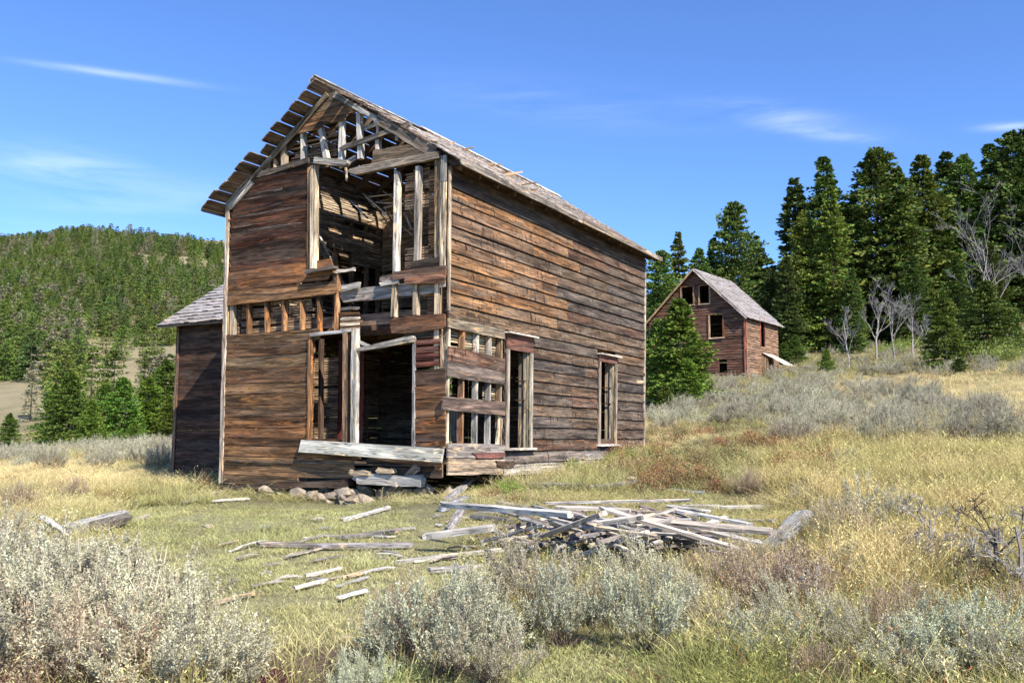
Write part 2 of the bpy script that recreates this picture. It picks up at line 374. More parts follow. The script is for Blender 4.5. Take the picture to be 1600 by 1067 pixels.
def lath(u0, v0, u1, v1, z0, z1, n, name='lath_panel', holes=(), miss=.05, col=LA, top=None, sp=.047, w=.034):
    """thin strips nailed across the studs, one joined part"""
    A = HW(u0, v0, 0); B = HW(u1, v1, 0); Fm = frame(A, B, n); Ln = (B-A).length
    vs = []; fs = []; z = z0; up = 1 if Fm.col[2].z > 0 else -1
    while z < z1:
        x = -random.random()*.6
        while x < Ln:
            x2 = x+random.choice((.6, 1.2, 1.2)); a, b_ = max(x+.004, 0), min(x2-.004, Ln); xm = (a+b_)/2/Ln
            ok = random.random() > miss and b_-a > .05
            if top and z > top((a+b_)/2): ok = False
            pieces = [(a, b_)]
            for h in holes:
                if h[2] < z < h[3]:
                    nw = []
                    for p in pieces:
                        lo, hi = h[0]+random.uniform(-.06, .06), h[1]+random.uniform(-.06, .06)
                        if p[1] <= lo or p[0] >= hi: nw.append(p); continue
                        if p[0] < lo: nw.append((p[0], lo))
                        if p[1] > hi: nw.append((hi, p[1]))
                    pieces = nw
            if ok:
                for a, b_ in pieces:
                    if b_-a < .04: continue
                    k = len(vs); d0 = random.uniform(-.006, .006); d1 = random.uniform(-.006, .006); yy = random.uniform(-.003, .003)
                    for xx, dd in ((a, d0), (b_, d1)):
                        for y_, h_ in ((-.005, -w/2), (.005, -w/2), (.005, w/2), (-.005, w/2)):
                            vs.append((xx, y_+yy, (z+dd)*up+h_))
                    fs += [(k,k+1,k+2,k+3),(k+7,k+6,k+5,k+4),(k,k+4,k+5,k+1),(k+1,k+5,k+6,k+2),(k+2,k+6,k+7,k+3),(k+3,k+7,k+4,k)]
            x = x2
        z += sp
    o = mesh_obj(name, vs, fs, WOOD, house, Fm, jit(col, .1)); o['kind'] = 'stuff'; return o
def rake_z(u): return H_ + SL*u if u < W_/2 else R_-SLR*(u-W_/2)
# ---- front wall, upper left: dark red lapped boards
uL, uP = .1, F(482, 340)[0]
zt = F(440, 266)[1]; zb_ = F(420, 424)[1]
z = zb_; row = 0
while z < zt-.05:
    h = random.choice((.10, .13, .17, .2)); h = min(h, zt-z)
    zc_ = z+h/2; u0 = uL
    if z+h > H_-.12: u0 = max(uL, (z+h-H_+.14)/SL)
    seg_f('plank', u0, zc_, uP, zc_, h+.015, .022, 0, random.choice((DR, DR, (.115,.048,.026), (.05,.026,.016), (.12,.065,.038))), tilt=.045+random.random()*.02, seg=6, wob=.008, rag=(0, .01), cj=.3)
    if random.random() < .3: seg_f('plank', u0+.05, z+.01, uP-random.uniform(0, .6), z+.012+random.uniform(-.02,.02), .035, .02, -.022, jit(GR)[:3], rag=(.05, .15), tilt=.01)
    z += h
fbe('plank', 404, 271, 279, 484, 247, 256, .05, -.02, GR, seg=5)          # plate over the panel
# ---- wide boards over the stud band
fbe('plank', 358, 427, 455, 522, 404, 437, .03, 0, BR, rag=(0, .12), seg=6, wob=.01)
fbe('plank', 357, 456, 478, 531, 438, 459, .032, -.004, (.24,.115,.045), rag=(0, .08), seg=6, wob=.01)
# ---- stud band
for x, wd, c in ((360, .1, TN), (367.5, .09, PL), (393, .05, OR), (421, .05, OR), (448, .05, OR), (476, .05, OR), (503, .05, OR)):
    fb('stud', x, 470, x-.3, 524, wd, .1, .11, c, seg=2)
fb('stud', 531, 420, 529, 520, .055, .1, .09, (.4,.2,.09), seg=4, rag=(.2, .05), wob=.01)
# ---- lower left field of wide boards
ys = [524, 541, 559, 579, 600, 617, 634, 651, 668, 684, 696, 713, 741, 755]
zs = [F(352, y)[1] for y in ys]
uJ = F(484.5, 600)[0]
for i in range(len(zs)-1):
    a, b_ = zs[i], zs[i+1]; ue = uJ
    sl = .0
    if i == 0: ue = F(506, 512)[0]
    if i >= 9: ue = F(560+random.uniform(-6, 6), 720)[0]
    col = random.choice(((.21,.098,.040), (.20,.105,.045), (.15,.075,.034), (.18,.105,.05)))
    if i == len(zs)-2: ue = uJ*.9
    seg_f('plank', .05, (a+b_)/2, ue, (a+b_)/2, (a-b_)-.012, .026, random.uniform(-.006, .006), col, seg=7, wob=.006, tilt=.03, rag=(0, .12 if i in (0, 9, 10, 11, 12) else .006))
zl = F(694, 706)[1]
for k_, (yt, yb) in enumerate(((697, 712), (713, 728), (729, 742))):
    fbe('plank', 566+k_*7, yt, yb-1, 691, yt-1+k_*2, yb+1+k_*2, .026, 0, DK, rag=(.12, 0), seg=4, wob=.01)
fbe('sill_beam', 350, 757, 766, 560, 747, 760, .16, .05, DK, seg=6, wob=.02, rag=(0, .2))
fbe('sill_beam', 556, 741, 752, 668, 742, 760, .14, 0, SV, seg=4, wob=.02, rag=(.2, .1), mat=WOODG)
# ---- post and opening, upper storey
fbe('post', 491.2, 263, 263.01, 491, 420, 420.01, .02, 0, TN) if False else None
fb('post', 486.5, 262, 486, 420, .13, .04, -.01, OR, seg=4)
fb('post', 495.5, 261, 494.5, 421, .1, .12, .02, PL, seg=4)
fb('stud', 625, 266, 622.5, 430, .085, .11, .1, SV, seg=4, rag=(.15, 0), wob=.008)
fb('stud', 658, 262, 655, 420, .085, .11, .1, SV, seg=4, wob=.008)
for x0, y0, x1, y1 in ((621, 438, 619, 496), (654, 436, 653, 493)):
    fb('stud', x0, y0, x1, y1, .085, .1, .09, PL, seg=2)
fb('post', 690, 252, 688.5, 745, .12, .12, .125, TN, seg=8, wob=.003)     # corner post
# ---- corner boards
fbe_c = lambda: None
beam('corner_board', house, HW(W_-.06, -.032, 4.95), HW(W_-.06, -.032, H_+.1), .12, .024, nF, (.3,.26,.21))  # top piece, coloured darker as the eave shadow on the board
beam('corner_board', house, HW(W_-.06, -.032, 3.15), HW(W_-.06, -.032, 4.94), .12, .024, nF, PL)
beam('corner_board', house, HW(.0, -.035, -.25), HW(-.0, -.035, H_-.05), .09, .03, nF, (.42,.33,.24), seg=8, wob=.006)
beam('corner_board', house, HW(-.03, .0, -.25), HW(-.03, .0, H_-.05), .08, .025, -nS, (.42,.33,.24), seg=8, wob=.006)
beam('corner_board', house, HW(W_+.02, L_-.03, .1), HW(W_+.02, L_-.03, H_-.12), .1, .03, nS, (.26,.22,.18), seg=8)
beam('corner_board', house, HW(W_+.03, .03, 2.75), HW(W_+.03, .03, H_-.1), .07, .025, nS, (.3,.24,.17), seg=6)
beam('corner_board', house, HW(W_-.03, -.04, 1.9), HW(W_-.05, -.05, 2.3), .03, .03, nF, PL, rag=(.1, .1))
# ---- broken boards on the right of the front, top to bottom
fbe('plank', 641, 409, 420, 697, 401, 417, .03, -.005, DK, rag=(.1, 0), wob=.01)
fbe('plank', 606, 427, 438, 698, 415, 431, .03, -.03, (.10,.055,.035), rag=(.2, 0), wob=.012)
fbe('plank', 590, 432, 440, 630, 428, 436, .025, -.0, GR, rag=(.2, .1), wob=.01)
fbe('plank', 592, 442, 448, 625, 436, 443, .03, -.01, SV, rag=(.1, .1), wob=.01)
fbe('plank', 628, 434, 445, 697, 428, 442, .04, -.04, (.2,.09,.05), rag=(.15, 0), wob=.012, rnd=.5)
fbe('rim_beam', 531, 455, 474, 689, 438, 458, .09, .16, (.34,.31,.28), rag=(.25, 0), wob=.012, seg=6, mat=WOODG)
fbe('plank', 531, 446, 455, 566, 441, 450, .03, .02, SV, rag=(.1, .05), wob=.012)
for k_ in range(5):
    fbe('plank', 532, 481+k_*8, 486+k_*8, 563, 479+k_*8, 484+k_*8, .02, .03+.004*k_, random.choice((PL, TN, BR, GR)), rag=(.02, .03), wob=.01, seg=2)
fbe('plank', 611, 498, 522, 698, 489, 513, .032, -.02, (.15,.065,.03), rag=(.08, .02), wob=.012, seg=5)
fbe('plank', 630, 521, 531, 690, 514, 526, .03, .03, DK, rag=(.05, 0))
for k_, (a, b_) in enumerate(((532, 540), (543, 552), (554, 564), (566, 574))):
    fbe('plank', 650, a, b_, 688, a-3, b_-3, .03, -.0, (.12,.04,.027), seg=3, rnd=.6, wob=.003, cj=.15)
fbe('post', 690, 525, 525.1, 690, 576, 576.1, .02, 0, TN) if False else None
rows = [(577, 601), (602, 622), (623, 651), (652, 676), (677, 690), (691, 699)]
for a, b_ in rows:
    fbe('plank', 648, a+2, b_+1, 697, a-2, b_-1, .028, random.uniform(-.006, .006), random.choice((BR, (.2,.1,.045), (.1,.05,.03))), wob=.006, tilt=.01)
fb('stud', 688, 400, 687, 580, .1, .1, .1, PL, seg=3)
fbe('header', 563, 544, 551, 652, 524, 534, .09, -.03, (.3,.27,.22), rag=(.2, .05), wob=.01, seg=5)
fb('nailer', 562, 534, 582, 543, .05, .03, -.02, SV)
fbe('header', 487, 521, 526, 552, 514, 519, .06, -.03, (.34,.31,.28), wob=.008)
fb('door_jamb', 487, 525, 485.5, 692, .085, .05, -.012, OR, seg=7, wob=.010)
fb('post', 544, 518, 543.5, 693, .1, .09, .0, (.27,.17,.10), seg=5)
fb('post', 558.5, 514, 557, 695, .11, .1, -.03, SV, seg=6, wob=.01, mat=WOODG)
fb('post', 649, 530, 648, 699, .05, .05, -.0, (.3,.28,.26), seg=5)
fb('stud', 505, 530, 504, 690, .05, .1, .9, DK)
# ledge junk
fbe('plank', 481, 424, 430, 533, 416, 421, .12, -.05, GR, wob=.012, rag=(.05, .1), mat=WOODG)
fbe('plank', 524, 423, 428, 559, 418, 423, .05, .05, SV, wob=.01, rag=(.1, .1), mat=WOODG)
fbe('header', 496, 247, 257, 548, 253, 263, .1, -.04, (.3,.25,.19), wob=.008, rag=(0, .08), seg=4)
fbe('header', 549, 265, 276, 690, 238, 249, .09, .02, (.27,.23,.18), wob=.012, rag=(.3, 0), seg=6)
fb('stud', 541, 262, 543, 283, .03, .03, .05, PL)
# ---- gable
def gboard(xs, yt, yb, xe, yt1, yb1, col, v=0, **kw): return fbe('gable_board', xs, yt, yb, xe, yt1, yb1, .026, v, col, **kw)
zG = [F(470, 217)[1], F(480, 193)[1]]
zlow = F(443, 215)[1]
gz = np.linspace(zlow, R_-.12, 5)
for i in range(4):
    a, b_ = gz[i], gz[i+1]; lo0 = (a-H_)/SL+.02; hi0 = (b_-H_)/SL+.02
    # trapezoid: ends cut along the rake
    ua, ub = lo0, W_-lo0
    ub = W_/2+(R_-a)/SLR-.08-(.75 if i == 0 else 0)
    u2a, u2b = hi0, min(W_/2+(R_-b_)/SLR-.08, ub)
    if u2b <= u2a+.02: u2a = u2b = W_/2; 
    vs = []
    for y_ in (-.028, 0):
        nn = 6
        for q in range(nn+1): s_ = q/nn; vs.append((ua+(ub-ua)*s_, y_, a+.004+random.uniform(-.008, .008)+(.06 if i == 0 and s_ > .6 else 0)))
        for q in range(nn+1): s_ = q/nn; vs.append((u2a+(u2b-u2a)*s_, y_-.002*i, b_-.004))
    o_ = 14; fs = []
    for q in range(6): fs += [(q, q+1, 8+q, 7+q), (o_+7+q, o_+8+q, o_+q+1, o_+q), (q, o_+q, o_+q+1, q+1), (7+q, 8+q, o_+8+q, o_+7+q)]
    fs += [(0, 7, o_+7, o_), (6, o_+6, o_+13, 13)]
    org = HW(ua, 0, a); P4 = frame(org, org+tH, nF)
    inv = P4.inverted(); vs = [inv @ HW(*[q[0], q[1], q[2]]) for q in vs]
    mesh_obj('gable_board', vs, fs, WOOD, house, P4, jit(((.16,.085,.04), (.15,.085,.042), (.13,.085,.05), (.26,.21,.15))[i], .15))
fbe('gable_board', 576, 236, 268, 684, 221, 245, .03, -.01, (.13,.09,.055), rag=(.15, .02), wob=.01, seg=5)
fb('brace', 533, 234, 642, 194, .09, .05, .02, (.24,.20,.16), seg=4, wob=.01, rag=(.1, .05))
fb('brace', 565, 203, 612, 186, .07, .03, .22, SV, seg=3, rag=(.1, .1))
fb('brace', 560, 245, 530, 262, .1, .03, .12, SV, seg=2, rag=(.1, .1))
for x0, y0, x1, y1, wd, c in ((424, 244, 423, 270, .08, PL), (447, 218, 448, 263, .1, PL), (477, 208, 478, 254, .085, SV), (504, 200, 514, 252, .1, SV), (538, 190, 537, 252, .09, SV), (565, 180, 567, 250, .09, SV), (596, 185, 594, 240, .07, SV), (625, 205, 625, 222, .07, SV), (434, 250, 434, 264, .03, PL)):
    fb('stud', x0, y0, x1, y1, wd, .1, .12, c, seg=3, wob=.012, mat=WOODG)
def lz(px0, px1, y): return F((px0+px1)/2, y)[1]
ug0 = .5
lath(.35, .2, W_-.3, .2, zt-.02, zlow+.05, nF, holes=((F(490,240)[0], F(595,200)[0], 0, 9),), top=lambda x: rake_z(x+.35)-.25)
# back face of the gable room laths
lath(.25, .13, uP-.02, .13, F(400,524)[1], F(400,470)[1], nF, miss=.12, holes=((2.2,2.5,1.9,2.25),))
uR0 = F(662, 340)[0]; uO = F(590, 400)[0]
lath(uR0, .14, W_-.08, .14, F(670, 430)[1], H_-.05, nF, miss=.02, col=(.22,.12,.06))
lath(F(624,400)[0], .15, uR0, .15, F(640,432)[1], F(640,385)[1], nF, miss=.02)
lath(F(624,300)[0], .15, uR0, .15, F(640,330)[1], F(640,262)[1], nF, miss=.12)
lath(uR0, .14, W_-.08, .14, F(670, 495)[1], F(670, 452)[1], nF, miss=.05, col=(.26,.13,.06))
lath(.1, .14, uJ-.05, .14, -.1, F(400,530)[1], nF, miss=.02)
lath(.1, .14, uP-.05, .14, F(400,424)[1], zt, nF, miss=.02)
# rake boards on the wall
def rk(u0, u1, w, v, col, t=.03, nm='rake_board', **kw):
    z = lambda u: rake_z(u)-.12
    return beam(nm, house, HW(u0, v, z(u0)), HW(u1, v, z(u1)), w, t, nF, col, **kw)
rk(.0, .75, .26, -.04, (.26,.23,.19), seg=4, rag=(.02, .15)); rk(.6, 1.25, .1, -.045, (.3,.24,.17), seg=4, rag=(.1, .1)); rk(1.2, W_/2-.05, .12, -.05, (.24,.19,.13), seg=5)
rk(W_/2+.1, W_/2+1.2, .1, -.03, (.3,.27,.22), seg=4); rk(W_/2+1.1, W_-.25, .17, -.03, (.2,.16,.12), seg=5, wob=.01)
# ---- roof: rafters and boards
roof = HW(W_/2, 0, R_)
for i in range(15):
    v = .1+i*(L_-.2)/14
    for sd in (0, 1):
        uu = (lambda s: s) if sd == 0 else (lambda s: W_-s)
        beam('rafter', house, HW(uu(-.22), v, (H_-.22*SL if sd == 0 else ZER+.09*SLR)-.1), HW(uu(W_/2), v, R_-.1), .05, .13, UP, (.15,.10,.065), seg=2)
cs = math.cos(math.atan(SL)); slen = (W_/2)/cs + .31/cs
rn_l = V((0,0,0))
nb = 13; step = slen/nb
for sd in (0, 1):
    out = (-tH if sd == 0 else tH); rn = (out*(SL if sd == 0 else SLR) + UP).normalized()
    for i in range(nb):
        s = -.31/cs + step*(i+.5); uu = s*cs; uu = uu if sd == 0 else W_-uu; SLx = SL if sd == 0 else SLR
        v0 = -.452+random.uniform(-.03, .03); v1 = L_+.28+random.uniform(-.02, .05)
        if sd == 0 and i in (6,): v0 += .22
        if sd == 0 and i in (3, 9): v0 += .05
        if sd == 1: v0 = -.08 - (.36 if i > 9 else 0)
        zz_ = H_+SL*(s*cs)+.015 if sd == 0 else R_-SLR*(uu-W_/2)+.015
        gap = .022 if sd == 0 else .012
        if sd == 0 and i in (0, 5, 8, 11): gap = .045
        if sd == 1 and i in (9,): gap = .05
        if sd == 1 and i == 12: v0 = 2.75
        if sd == 1 and i == 10: gap = .09
        if sd == 1 and i in (7, 4):
            beam('roof_board', house, HW(uu, v0, zz_), HW(uu, 1.2+random.random(), zz_), step-gap, .024, rn, (.15,.105,.07), seg=5, wob=.006, rag=(.02, .2)); v0 = 3.1
        beam('roof_board', house, HW(uu, v0, zz_), HW(uu, v1, zz_), step-gap, .024, rn, (.17,.115,.075), seg=8, wob=.004, rag=(.03, .02))
# ridge cap boards
beam('ridge_board', house, HW(W_/2-.07, -.45, R_+.03), HW(W_/2-.07, 3.2, R_+.03), .16, .02, (-tH*SL+UP).normalized(), SV, seg=6)
beam('ridge_board', house, HW(W_/2+.07, 2.75, R_+.05), HW(W_/2+.07, L_+.28, R_+.05), .17, .02, (tH*SL+UP).normalized(), SV, seg=8, wob=.008)
# shingles on the right slope and the rear of the left one
def shingles(name, parent, O, along, down, nrm, length, rows, exposure, keep, mat, color, wmin=.09, wmax=.2, lift=.014, curl=.005, sag=0):
    vs = []; fs = []
    Fm = Matrix(((along.x,nrm.x,down.x,O.x),(along.y,nrm.y,down.y,O.y),(along.z,nrm.z,down.z,O.z),(0,0,0,1)))
    for r in range(rows):
        x = -random.random()*.1
        while x < length:
            wd = random.uniform(wmin, wmax)
            if keep(x, r):
                k = len(vs); z0 = r*exposure-.02; z1 = z0+exposure*1.25+random.uniform(-.02, .02); cu = random.random()**3*curl*3
                a, b_ = max(x, 0), x+wd-.006; sk = random.uniform(-.008, .008)
                for xx in (a, b_):
                    vs += [(xx, lift, z0), (xx+sk, lift+.022+cu+random.uniform(0,.004), z1), (xx+sk, lift+.006+cu, z1), (xx, lift-.008, z0)]
                fs += [(k, k+4, k+5, k+1), (k+1, k+5, k+6, k+2), (k, k+1, k+2, k+3), (k+4, k+7, k+6, k+5), (k+3, k+2, k+6, k+7)]
            x += wd
    if sag: vs = [(x, y-sag*max(0, x)/length*(.5+z/6.6), z) for x, y, z in vs]
    o = mesh_obj(name, vs, fs, mat, parent, Fm, color); o['kind'] = 'stuff'; return o
SHM = wood('shingle_wood', 0, .4, .3, con=.5)
csr = math.cos(math.atan(SLR)); down_r = (tH*csr - UP*math.sin(math.atan(SLR))); nr = (tH*SLR+UP).normalized()
def keep_r(x, r):
    if r < 3 and x < 2.9: return False
    if r in (3, 4) and x < 2.4: return random.random() < .35
    n = float(vnoise(x*1.0, r*.35, .9, 31)); lim = .20
    if r > 17: lim = .34
    if x < 1.2: lim = .55
    return n > lim or random.random() < .12
shingles('shingles', house, HW(W_/2, -.1, R_+.03), vH, down_r, nr, L_+.4, 24, .142, keep_r, SHM, (.52,.46,.41,1), sag=.155)
down_l = (-tH*cs - UP*math.sin(math.atan(SL))); nl = (-tH*SL+UP).normalized()
shingles('shingles', house, HW(W_/2, 3.2, R_+.03), vH, down_l, nl, L_-2.9, 24, .142, lambda x, r: float(vnoise(x, r*.3, .9, 33)) > .35, SHM, (.30,.27,.25,1))
# eave fascia and soffit on the right
zE = H_-.31*SL; zEr = ZER-.02
beam('fascia', house, HW(W_+.33, -.1, zEr), HW(W_+.33, 4.4, zEr), .1, .03, nS, (.30,.27,.23), seg=8, wob=.006, rag=(.04, .02))
beam('fascia', house, HW(W_+.335, 4.42, zEr), HW(W_+.335, L_+.3, zEr), .1, .03, nS, (.22,.18,.14), seg=8, wob=.006)
beam('soffit', house, HW(W_+.17, 0, zEr-.0), HW(W_+.17, L_+.2, zEr-.0), .30, .02, UP, DK, seg=5)
beam('fascia', house, HW(-.33, -.4, zE), HW(-.33, L_+.3, zE), .07, .03, -nS, (.2,.15,.1), seg=8)
beam('frieze_board', house, HW(W_+.012, .06, H_-.22), HW(W_+.012, L_-.05, H_-.22), .36, .022, nS, (.055,.032,.02), seg=8)  # board made wide and near-black so its colour extends the eave shadow
beam('frieze_board', house, HW(W_+.03, .06, H_-.41), HW(W_+.03, L_-.05, H_-.41), .025, .02, nS, (.26,.2,.13), seg=8)
# ---- side wall
v_s = lambda px, py: S(px, py)[0]
zTop = H_-.42
x1a, x1b = v_s(787, 610), v_s(829, 610); x2a, x2b = v_s(932, 620), v_s(961, 620)
zw1t = S(790, 521)[1]; zw2t = S(935, 553)[1]
zEx = S(700, 492)[1]                    # boards start above the bare studs
nrow = 22; zB = -.05; hh = (zTop-zB)/nrow
vB = v_s(787, 560)
for i in range(nrow):
    a = zB+i*hh; zc_ = a+hh/2
    cuts = [(0.03, L_-.03)]
    def cut(cuts, lo, hi):
        out = []
        for p in cuts:
            if hi <= p[0] or lo >= p[1]: out.append(p); continue
            if p[0] < lo: out.append((p[0], lo))
            if p[1] > hi: out.append((hi, p[1]))
        return out
    if zc_ < zEx: cuts = cut(cuts, 0, vB)
    sill1 = S(800, 700)[1]; sill2 = S(945, 693)[1]
    if sill1 < zc_ < zw1t: cuts = cut(cuts, x1a, x1b)
    if sill2 < zc_ < zw2t: cuts = cut(cuts, x2a, x2b)
    # butt joints
    segs = []
    for p in cuts:
        js = sorted(random.choice(((3.9,), (4.35,), (4.1, 6.3), (2.9, 4.9), (4.6,))) if zc_ > zEx else random.choice(((4.6,), (), (5.2,))))
        cur = p[0]
        for j in js:
            if cur+.4 < j < p[1]-.3: segs.append((cur, j-.004)); cur = j
        segs.append((cur, p[1]))
    for lo, hi in segs:
        m_ = (lo+hi)/2; topw = zc_/zTop
        if zc_ > zEx and m_ < 4: col = random.choice(((.17,.095,.05), (.15,.09,.048), (.18,.095,.042), (.12,.075,.045)))
        else: col = random.choice(((.085,.055,.034), (.075,.051,.035), (.09,.05,.03), (.068,.05,.038), (.11,.068,.038)))
        if zc_ < .5: col = (.16,.135,.12)
        if zc_ < .1 and lo < 5.5: col = (.4,.37,.31)
        seg_s('plank', lo, zc_, hi, zc_, hh-.011, .024, W_+random.uniform(-.005, .005), col, seg=6, wob=.005, tilt=-.03, mat=WOODC, bow=random.uniform(-.005, .006))
# near, open-studded bay
sbe('plank', 699, 492, 511, 787, 505, 530, .03, W_-.0, (.27,.2,.13), wob=.01, seg=5, rnd=.3)
sbe('plank', 699, 541, 563, 787, 561, 581, .03, W_, (.16,.09,.06), wob=.006, seg=5, mat=WOODC)
sbe('plank', 697, 564, 588, 787, 582, 602, .032, W_+.004, (.12,.095,.08), wob=.006, seg=5)
sbe('plank', 690, 619, 640, 787, 628, 649, .034, W_+.01, (.14,.10,.08), wob=.006, seg=5)
sbe('plank', 698, 692, 715, 789, 694, 716, .034, W_+.006, (.24,.21,.18), wob=.006, seg=5, rag=(0, .1), mat=WOODG)
sbe('plank', 698, 716, 742, 790, 717, 740, .03, W_, (.26,.2,.14), wob=.01, seg=5, rag=(0, .15))
sbe('plank', 745, 707, 716, 790, 704, 716, .03, W_+.035, (.16,.07,.05), wob=.01, seg=3, rag=(.25, .1), w_=0) if False else sbe('plank', 735, 708, 716, 789, 706, 715, .02, W_+.04, (.15,.06,.045), wob=.01, seg=3, rag=(.3, .1))
sbe('plank', 773, 718, 728, 806, 722, 730, .03, W_+.03, DK, wob=.02, seg=3, rag=(.1, .2))
for x, c in ((701, PL), (724, (.3,.16,.08)), (746, SV), (766, SV), (783, TN)):
    v, _ = S(x, 600); zt_ = S(x, 500)[1]; zb2 = S(x, 700)[1]
    beam('stud', house, HW(W_-.055, v, zb2), HW(W_-.055, v+.02, zt_), .045, .105, nS, c, seg=4, wob=.006)
    if x == 783: beam('stud', house, HW(W_-.03, v-.02, zb2), HW(W_-.03, v+.03, zb2+.9), .18, .04, nS, PL, w1=.06, seg=4, wob=.02, rag=(0, .1))
lath(W_-.13, .05, W_-.13, vB, S(740, 562)[1], S(740, 515)[1], nS, miss=.03, col=(.42,.32,.19))
lath(W_-.13, vB-.5, W_-.13, vB, S(775, 640)[1], S(775, 605)[1], nS, miss=.03, col=(.42,.32,.19))
def side_window(xa, xb, ytop, ybot, ytr, sash=True, cap=SV):
    va, vb = v_s(xa, (ytop+ybot)/2), v_s(xb, (ytop+ybot)/2); zt_, zb2 = S(xa, ytop)[1], S(xa, ybot)[1]; ztr = S(xa, ytr)[1]
    fr = beam('window_frame', house, HW(W_+.04, va+.05, zb2), HW(W_+.04, va+.05, ztr), .1, .035, nS, (.24,.19,.14), seg=5)
    beam('window_frame', house, HW(W_+.04, vb-.05, zb2), HW(W_+.04, vb-.05, ztr), .1, .035, nS, (.30,.25,.18), seg=5)
    beam('window_lintel', house, HW(W_+.042, va, (ztr+zt_)/2), HW(W_+.042, vb, (ztr+zt_)/2), zt_-ztr, .035, nS, (.17,.07,.045), seg=3, mat=WOOD)
    beam('window_cap', house, HW(W_+.08, va-.06, zt_+.02), HW(W_+.08, vb+.06, zt_+.02), .14, .03, UP, cap, seg=3, mat=WOODG)
    beam('window_sill', house, HW(W_+.05, va-.05, zb2-.02), HW(W_+.05, vb+.05, zb2-.02), .16, .04, UP, SV, seg=3, mat=WOODG)
    for vv in (va+.12, vb-.12):      # deep jambs
        sd_ = 1 if vv < (va+vb)/2 else -1
        beam('window_jamb', house, HW(W_-.1, vv-.01*sd_, zb2), HW(W_-.1, vv-.01*sd_, ztr), .2, .03, vH, (.36,.28,.18) if sd_ < 0 else (.2,.15,.1), seg=5)  # sunlit far jamb painted lighter, shaded near jamb darker
        beam('window_jamb', house, HW(W_-.06, vv+.015*sd_, zb2), HW(W_-.06, vv+.015*sd_, ztr), .03, .03, vH, (.40,.32,.22), seg=4)
    if sash:
        for q in (.3, .5): beam('sash_bar', house, HW(W_-.02, vb-.17, zb2+(ztr-zb2)*(1-q)), HW(W_-.24, vb-.17, zb2+(ztr-zb2)*(1-q)), .02, .02, vH, DK, seg=1)
side_window(788, 829, 521, 700, 545)
side_window(932.5, 961, 554, 694, 564)
beam('plank', house, HW(W_+.04, L_-.55, S(995,596)[1]), HW(W_+.04, L_-.12, S(995,596)[1]), .07, .02, nS, PL, seg=2)
# inside wall layers, floors, far walls
for vv0, vv1 in ((vB, x1a), (x1b, x2a), (x2b, L_-.1)): lath(W_-.13, vv0, W_-.13, vv1, .1, H_-.1, nS, miss=.01)
lath(W_-.13, .1, W_-.13, x1a, zEx+.1, H_-.1, nS, miss=.02); lath(W_-.13, x1a, W_-.13, x1b, zw1t, H_-.1, nS, miss=.02); lath(W_-.13, x2a, W_-.13, x2b, zw2t, H_-.1, nS, miss=.02)
lath(.14, .12, .14, L_-.1, .15, H_-.12, -nS, holes=((6.6, 7.9, .4, 2.5), (1.9, 2.7, .6, 1.4)), miss=.03, col=(.2,.135,.085))
for i in range(13):
    v = .3+i*.64
    if 6.5 < v < 7.9: continue
    beam('stud', house, HW(.08, v, .1), HW(.08, v, H_-.05), .05, .09, nS, TN, seg=1)
for i in range(23):         # outer boards of the left wall
    zc_ = i*.232+.02
    for lo, hi in (((0.03, 6.7), (7.8, L_)) if .4 < zc_ < 2.5 else ((.03, L_),)):
        beam('plank', house, HW(-.01, lo, zc_), HW(-.01, hi, zc_), .226, .025, nS, BR, seg=3)
for i in range(30):         # rear wall
    zc_ = i*.232+.02; lo = .03; hi = W_-.03
    if zc_ > H_: lo = (zc_-H_)/SL+.1; hi = W_-lo
    if hi-lo < .15: continue
    for a, b_ in (((lo, 1.9), (2.9, hi)) if .9 < zc_ < 2.3 else ((lo, hi),)):
        beam('plank', house, HW(a, L_-.01, zc_), HW(b_, L_-.01, zc_), .226, .025, vH, BR, seg=3)
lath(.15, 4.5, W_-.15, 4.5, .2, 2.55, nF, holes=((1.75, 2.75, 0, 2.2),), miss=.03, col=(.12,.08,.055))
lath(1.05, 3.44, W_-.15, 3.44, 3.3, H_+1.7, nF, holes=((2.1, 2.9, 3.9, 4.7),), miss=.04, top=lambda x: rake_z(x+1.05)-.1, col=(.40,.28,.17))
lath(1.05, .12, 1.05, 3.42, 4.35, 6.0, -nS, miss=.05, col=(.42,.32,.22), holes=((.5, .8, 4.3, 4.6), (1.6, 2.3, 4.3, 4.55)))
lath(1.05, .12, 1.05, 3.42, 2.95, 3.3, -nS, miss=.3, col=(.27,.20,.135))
for q in (.4, .95, 1.5, 2.0, 2.5, 3.0, 3.4): beam('stud', house, HW(1.0, q, 2.9), HW(1.0, q, 5.98), .05, .09, nS, TN, seg=1)
for i in range(9): beam('stud', house, HW(1.1+i*.48, 3.5, 2.9), HW(1.1+i*.48, 3.5, rake_z(1.1+i*.48)-.15), .05, .09, nF, TN, seg=1)
for i in range(6):
    if i == 2: continue
    beam('stud', house, HW(.3+i*.9, 4.56, .2), HW(.3+i*.9, 4.56, 2.6), .05, .09, nF, BR, seg=1)
# partition in the upper room, studs stripped at the foot
beam('brace', house, HW(1.15, 1.2, 4.9), HW(1.2, 2.4, 3.4), .05, .03, nS, SV, rag=(.1, .1)); beam('brace', house, HW(1.2, .8, 3.2), HW(1.25, 1.7, 4.4), .04, .02, nS, PL)
